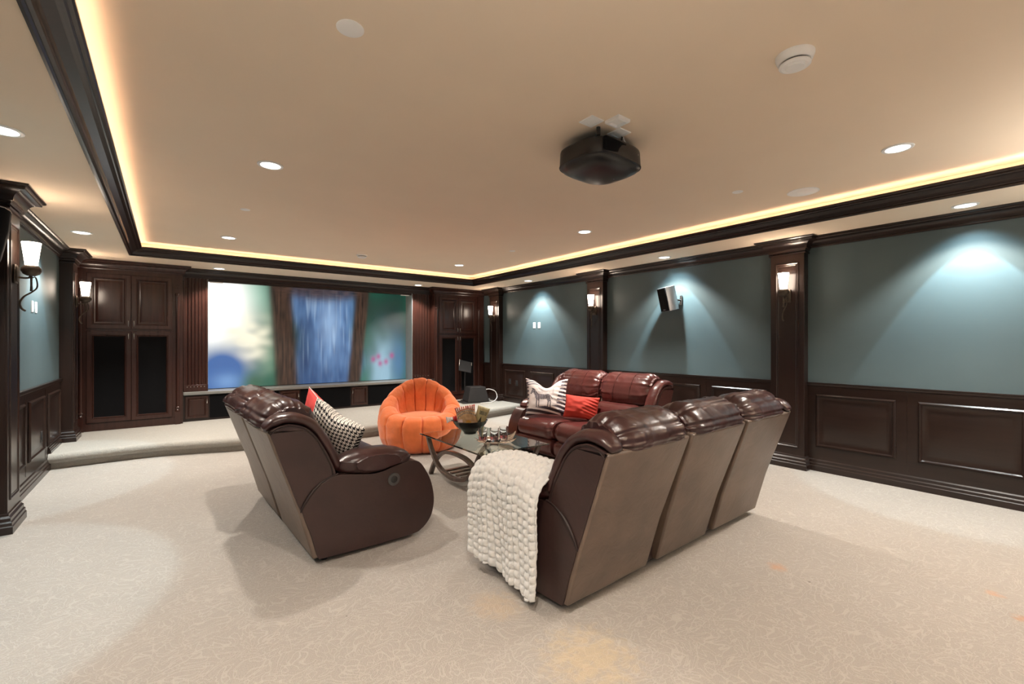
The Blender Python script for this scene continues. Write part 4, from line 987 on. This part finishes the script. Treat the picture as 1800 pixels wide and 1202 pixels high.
def zebra(u, v):
    W_ = srgb(226, 216, 214); c = W_; D = srgb(48, 36, 44); G = srgb(92, 84, 96)
    # broad soft stripes along the foot and the right edge, thin ones in the top left corner
    s1 = sin((u * 9 + v * 26 + 2.2 * sin(v * 5)) * 1.35)
    if v < .20 + .12 * max(0, (u - .3)) and s1 > -.25: c = D if v < .17 else G
    if u > .86 - .22 * max(0, .5 - abs(v - .35)) and sin(v * 62 + u * 8) > .05: c = G if u < .93 else D
    if v > .80 + .25 * u and sin((v - u * .35) * 95) > .25: c = G
    if u < .04 and sin(v * 60) > .2: c = G
    if mnoise.noise(Vector((u * 14, v * 14, 3))) > .1 and .62 < v < .80 and .25 < u < .72: c = srgb(198, 188, 190)
    # the animal
    def seg(x0, y0, x1, y1, r0, r1):
        t_ = max(0, min(1, ((u - x0) * (x1 - x0) + (v - y0) * (y1 - y0)) / ((x1 - x0) ** 2 + (y1 - y0) ** 2)))
        return sqrt((u - x0 - t_ * (x1 - x0)) ** 2 + (v - y0 - t_ * (y1 - y0)) ** 2) - (r0 + (r1 - r0) * t_)
    body = min(((u - .40) / .17) ** 2 + ((v - .50) / .085) ** 2 - 1, ((u - .52) / .075) ** 2 + ((v - .51) / .095) ** 2 - 1, ((u - .27) / .075) ** 2 + ((v - .50) / .09) ** 2 - 1)
    parts = [(seg(.25, .54, .165, .68, .055, .036), 1), (seg(.165, .69, .095, .585, .036, .016), 1), (seg(.255, .46, .245, .36, .030, .014), 0), (seg(.245, .36, .245, .20, .013, .012), 0),
             (seg(.30, .45, .30, .35, .024, .012), 0), (seg(.30, .35, .30, .20, .012, .010), 0), (seg(.53, .46, .545, .35, .040, .016), 0), (seg(.545, .35, .52, .19, .014, .012), 0),
             (seg(.56, .46, .60, .34, .036, .014), 0), (seg(.60, .34, .585, .17, .013, .011), 0), (seg(.595, .55, .645, .43, .006, .010), 2), (seg(.13, .73, .20, .70, .012, .012), 2)]
    d = min(body * .05, min(p[0] for p in parts))
    if d < 0:
        st = sin(u * 150 + 3 * sin(v * 16)) if v > .40 and .18 < u < .50 else sin(v * 130 + u * 70)
        c = srgb(66, 62, 72) if st > -.15 else srgb(180, 172, 178)
        if d > -.007: c = srgb(52, 48, 58)
        for p, k in parts:
            if p < 0 and k == 2: c = srgb(70, 66, 76)
    return c
T3 = Matrix.Translation
pillow('zebra_pillow', 'large white pillow printed with a zebra, chopped at the top, on the far loveseat', .56, .50, .085, M_VCOL,
       T3((3.865, 4.36, .505)) @ Rz(-43) @ Rx(-17), n=130, dent=.105, pinch=.12, colf=zebra, fold=1)
pillow('red_pillow', 'small plain red rectangular pillow beside the zebra pillow', .44, .29, .085, M_REDP, T3((4.10, 4.00, .50)) @ Rz(-58) @ Rx(-16) @ Ry(4), n=60, pinch=.06, fold=2)
pillow('houndstooth_pillow', 'black and white houndstooth pillow leaning on the left loveseat back', .45, .45, .085, M_HOUND, T3((.965, 3.60, .565)) @ Rz(122) @ Rx(-14) @ Ry(-29), n=80, dent=.03, pinch=.07, uv=True, fold=1)
pillow('coral_pillow', 'coral red pillow with white piping behind the houndstooth pillow', .45, .45, .07, M_PINK, T3((1.00, 4.03, .61)) @ Rz(108) @ Rx(-14) @ Ry(-36), n=50, dent=.02, piping=M_PIPING)

# ------------------------------------------------------------------ throw over the sofa arm
mb = MB()
# cross path in the sofa's local x,z; runs from the seat, over the arm pad, down the outside
cp = spline([(.345, .52), (.30, .585), (.255, .665), (.19, .712), (.10, .728), (.0, .714), (-.055, .665), (-.075, .58), (-.072, .45), (-.062, .28), (-.058, .16), (-.060, .055)], 400)
acc = [0]
for i in range(1, len(cp)): acc.append(acc[-1] + math.dist(cp[i], cp[i - 1]))
LT = acc[-1]
def cpt(s):
    s = max(0, min(LT, s)); import bisect
    i = min(max(bisect.bisect_left(acc, s), 1), len(cp) - 1); f = (s - acc[i - 1]) / max(1e-9, acc[i] - acc[i - 1])
    p = [a + (b - a) * f for a, b in zip(cp[i - 1], cp[i])]; d = (cp[i][0] - cp[i - 1][0], cp[i][1] - cp[i - 1][1]); l = math.hypot(*d)
    return p, (d[1] / l, -d[0] / l)
NC, NR = 13, 24
def throwf(sg):
    def g(a, b):
        hem = .02 * sin(a * 5) + .012 * sin(a * 17) - .015 * a
        s = b * (LT + hem - .01)
        p, nn_ = cpt(s)
        hang = max(0, (s - LT * .42) / (LT * .58))
        u = .165 + .635 * a * (1 - .0 * hang) + .030 * (a - .3) * hang
        foldv = hang * (.012 * sin(a * 19 + 1) + .020 * sin(a * 8 + .6)) + .008 * hang * (1 - a)
        ca, rb = a * NC + .15 * sin(b * 5 + 2), b * NR + .10 * sin(a * 11) + (.5 if int(a * NC) % 2 else 0) * .25
        pf = (abs(sin(pi * ca)) ** .75) * (.45 + .55 * abs(sin(pi * rb)) ** .5)
        h_ = .008 + .026 * pf + .003 * mnoise.noise(Vector((a * 30, b * 60, 1)))
        arm = .0
        # follow the arm pad's rise and fall along its length
        front = -.055 * max(0, (u - .60) / .22) ** 1.5 * (1 if s < LT * .62 else max(0, 1 - (s / LT - .62) / .15)) - .03 * max(0, (.30 - u) / .14) * (1 - hang)
        off = h_ if sg > 0 else .0
        X = p[0] - nn_[0] * 0 + (-nn_[0] * -1) * 0
        ox, oz = -nn_[0], -nn_[1]
        if oz < 0 and s < LT * .5: ox, oz = -ox, -oz
        # outward normal: away from the arm's core
        cx, cz = p[0] - .10, p[1] - .45
        if nn_[0] * cx + nn_[1] * cz > 0: ox, oz = nn_
        else: ox, oz = -nn_[0], -nn_[1]
        return (p[0] + ox * off - foldv, u, max(.012, p[1] + oz * off + front))
    return g
mb.grid(throwf(1), NC * 9, NR * 9)
o = mb.obj('throw_blanket', M_THROW, None, smooth=80); tag(o, 'chunky cream quilted throw draped over the near arm of the three-seat sofa', 'blanket')
o.location = (1.675, 1.705, 0); o.rotation_euler = (0, 0, radians(2.0))
sm = o.modifiers.new('thickness', 'SOLIDIFY'); sm.thickness = .012; sm.offset = -1

# ------------------------------------------------------------------ things on the stage at the right
t = thing('subwoofer_box', 'tapered black box with a white cable on the stage near the corner', 'speaker box', (5.27, 8.24, STZ), radians(-12))
mb = MB(); mb.add([(x * s_, y * s_, z) for z, s_ in ((.02, 1.0), (.035, 1.02), (.32, .76), (.335, .74)) for x, y in ((-.23, -.20), (.23, -.20), (.23, .20), (-.23, .20))],
       [(3, 2, 1, 0), (12, 13, 14, 15)] + [(j * 4 + i, j * 4 + (i + 1) % 4, j * 4 + 4 + (i + 1) % 4, j * 4 + 4 + i) for j in range(3) for i in range(4)]); mb.obj('housing', M_CHARC, t, smooth=0, bevel=.008)
mb = MB(); mb.box(-.36, .27, -.22, .20, 0, .022); mb.obj('foot_plate', M_PLASTIC, t, bevel=.006)
mb = MB(); mb.box(.235, .275, -.16, -.10, .03, .075); mb.obj('silver_connector', M_SILVER, t, bevel=.004)
mb = MB(); mb.tube(spline([(.20, -.05, .26), (.30, -.06, .27), (.42, -.08, .22), (.46, -.10, .12), (.42, -.13, .05), (.30, -.20, .009), (.14, -.26, .008), (.0, -.30, .008)], 60), .008, 8); mb.obj('white_cable', M_WHITE, t)
t = thing('tablet_stand', 'black tilted tablet on a thin stand behind the tapered box', 'tablet stand', (5.20, 8.55, STZ), radians(-20))
Tt = Matrix.Translation((0, 0, .75)) @ Matrix.Rotation(radians(14), 4, 'Y') @ Matrix.Rotation(radians(-40), 4, 'X')
mb = MB(); mb.box(-.14, .14, -.012, .012, -.15, .15, Tt); mb.obj('tablet', M_MATTE, t, bevel=.008)
for q in (-1, 1):
    mb = MB(); mb.box(q * .14 - .006, q * .14 + .006, -.016, .016, -.02 if q < 0 else .06, .15, Tt); mb.obj('chrome_clip', M_NICKEL, t, bevel=.003)
mb = MB(); mb.tube([(0, .02, .74), (0, .04, .40), (0, .04, .01)], .012, 10); mb.obj('pole', M_PLASTIC, t)
mb = MB(); mb.lathe([(.10, 0), (.10, .010), (.02, .018), (.0001, .018)], 28, T3((0, .04, 0))); mb.obj('round_base', M_PLASTIC, t, smooth=40)
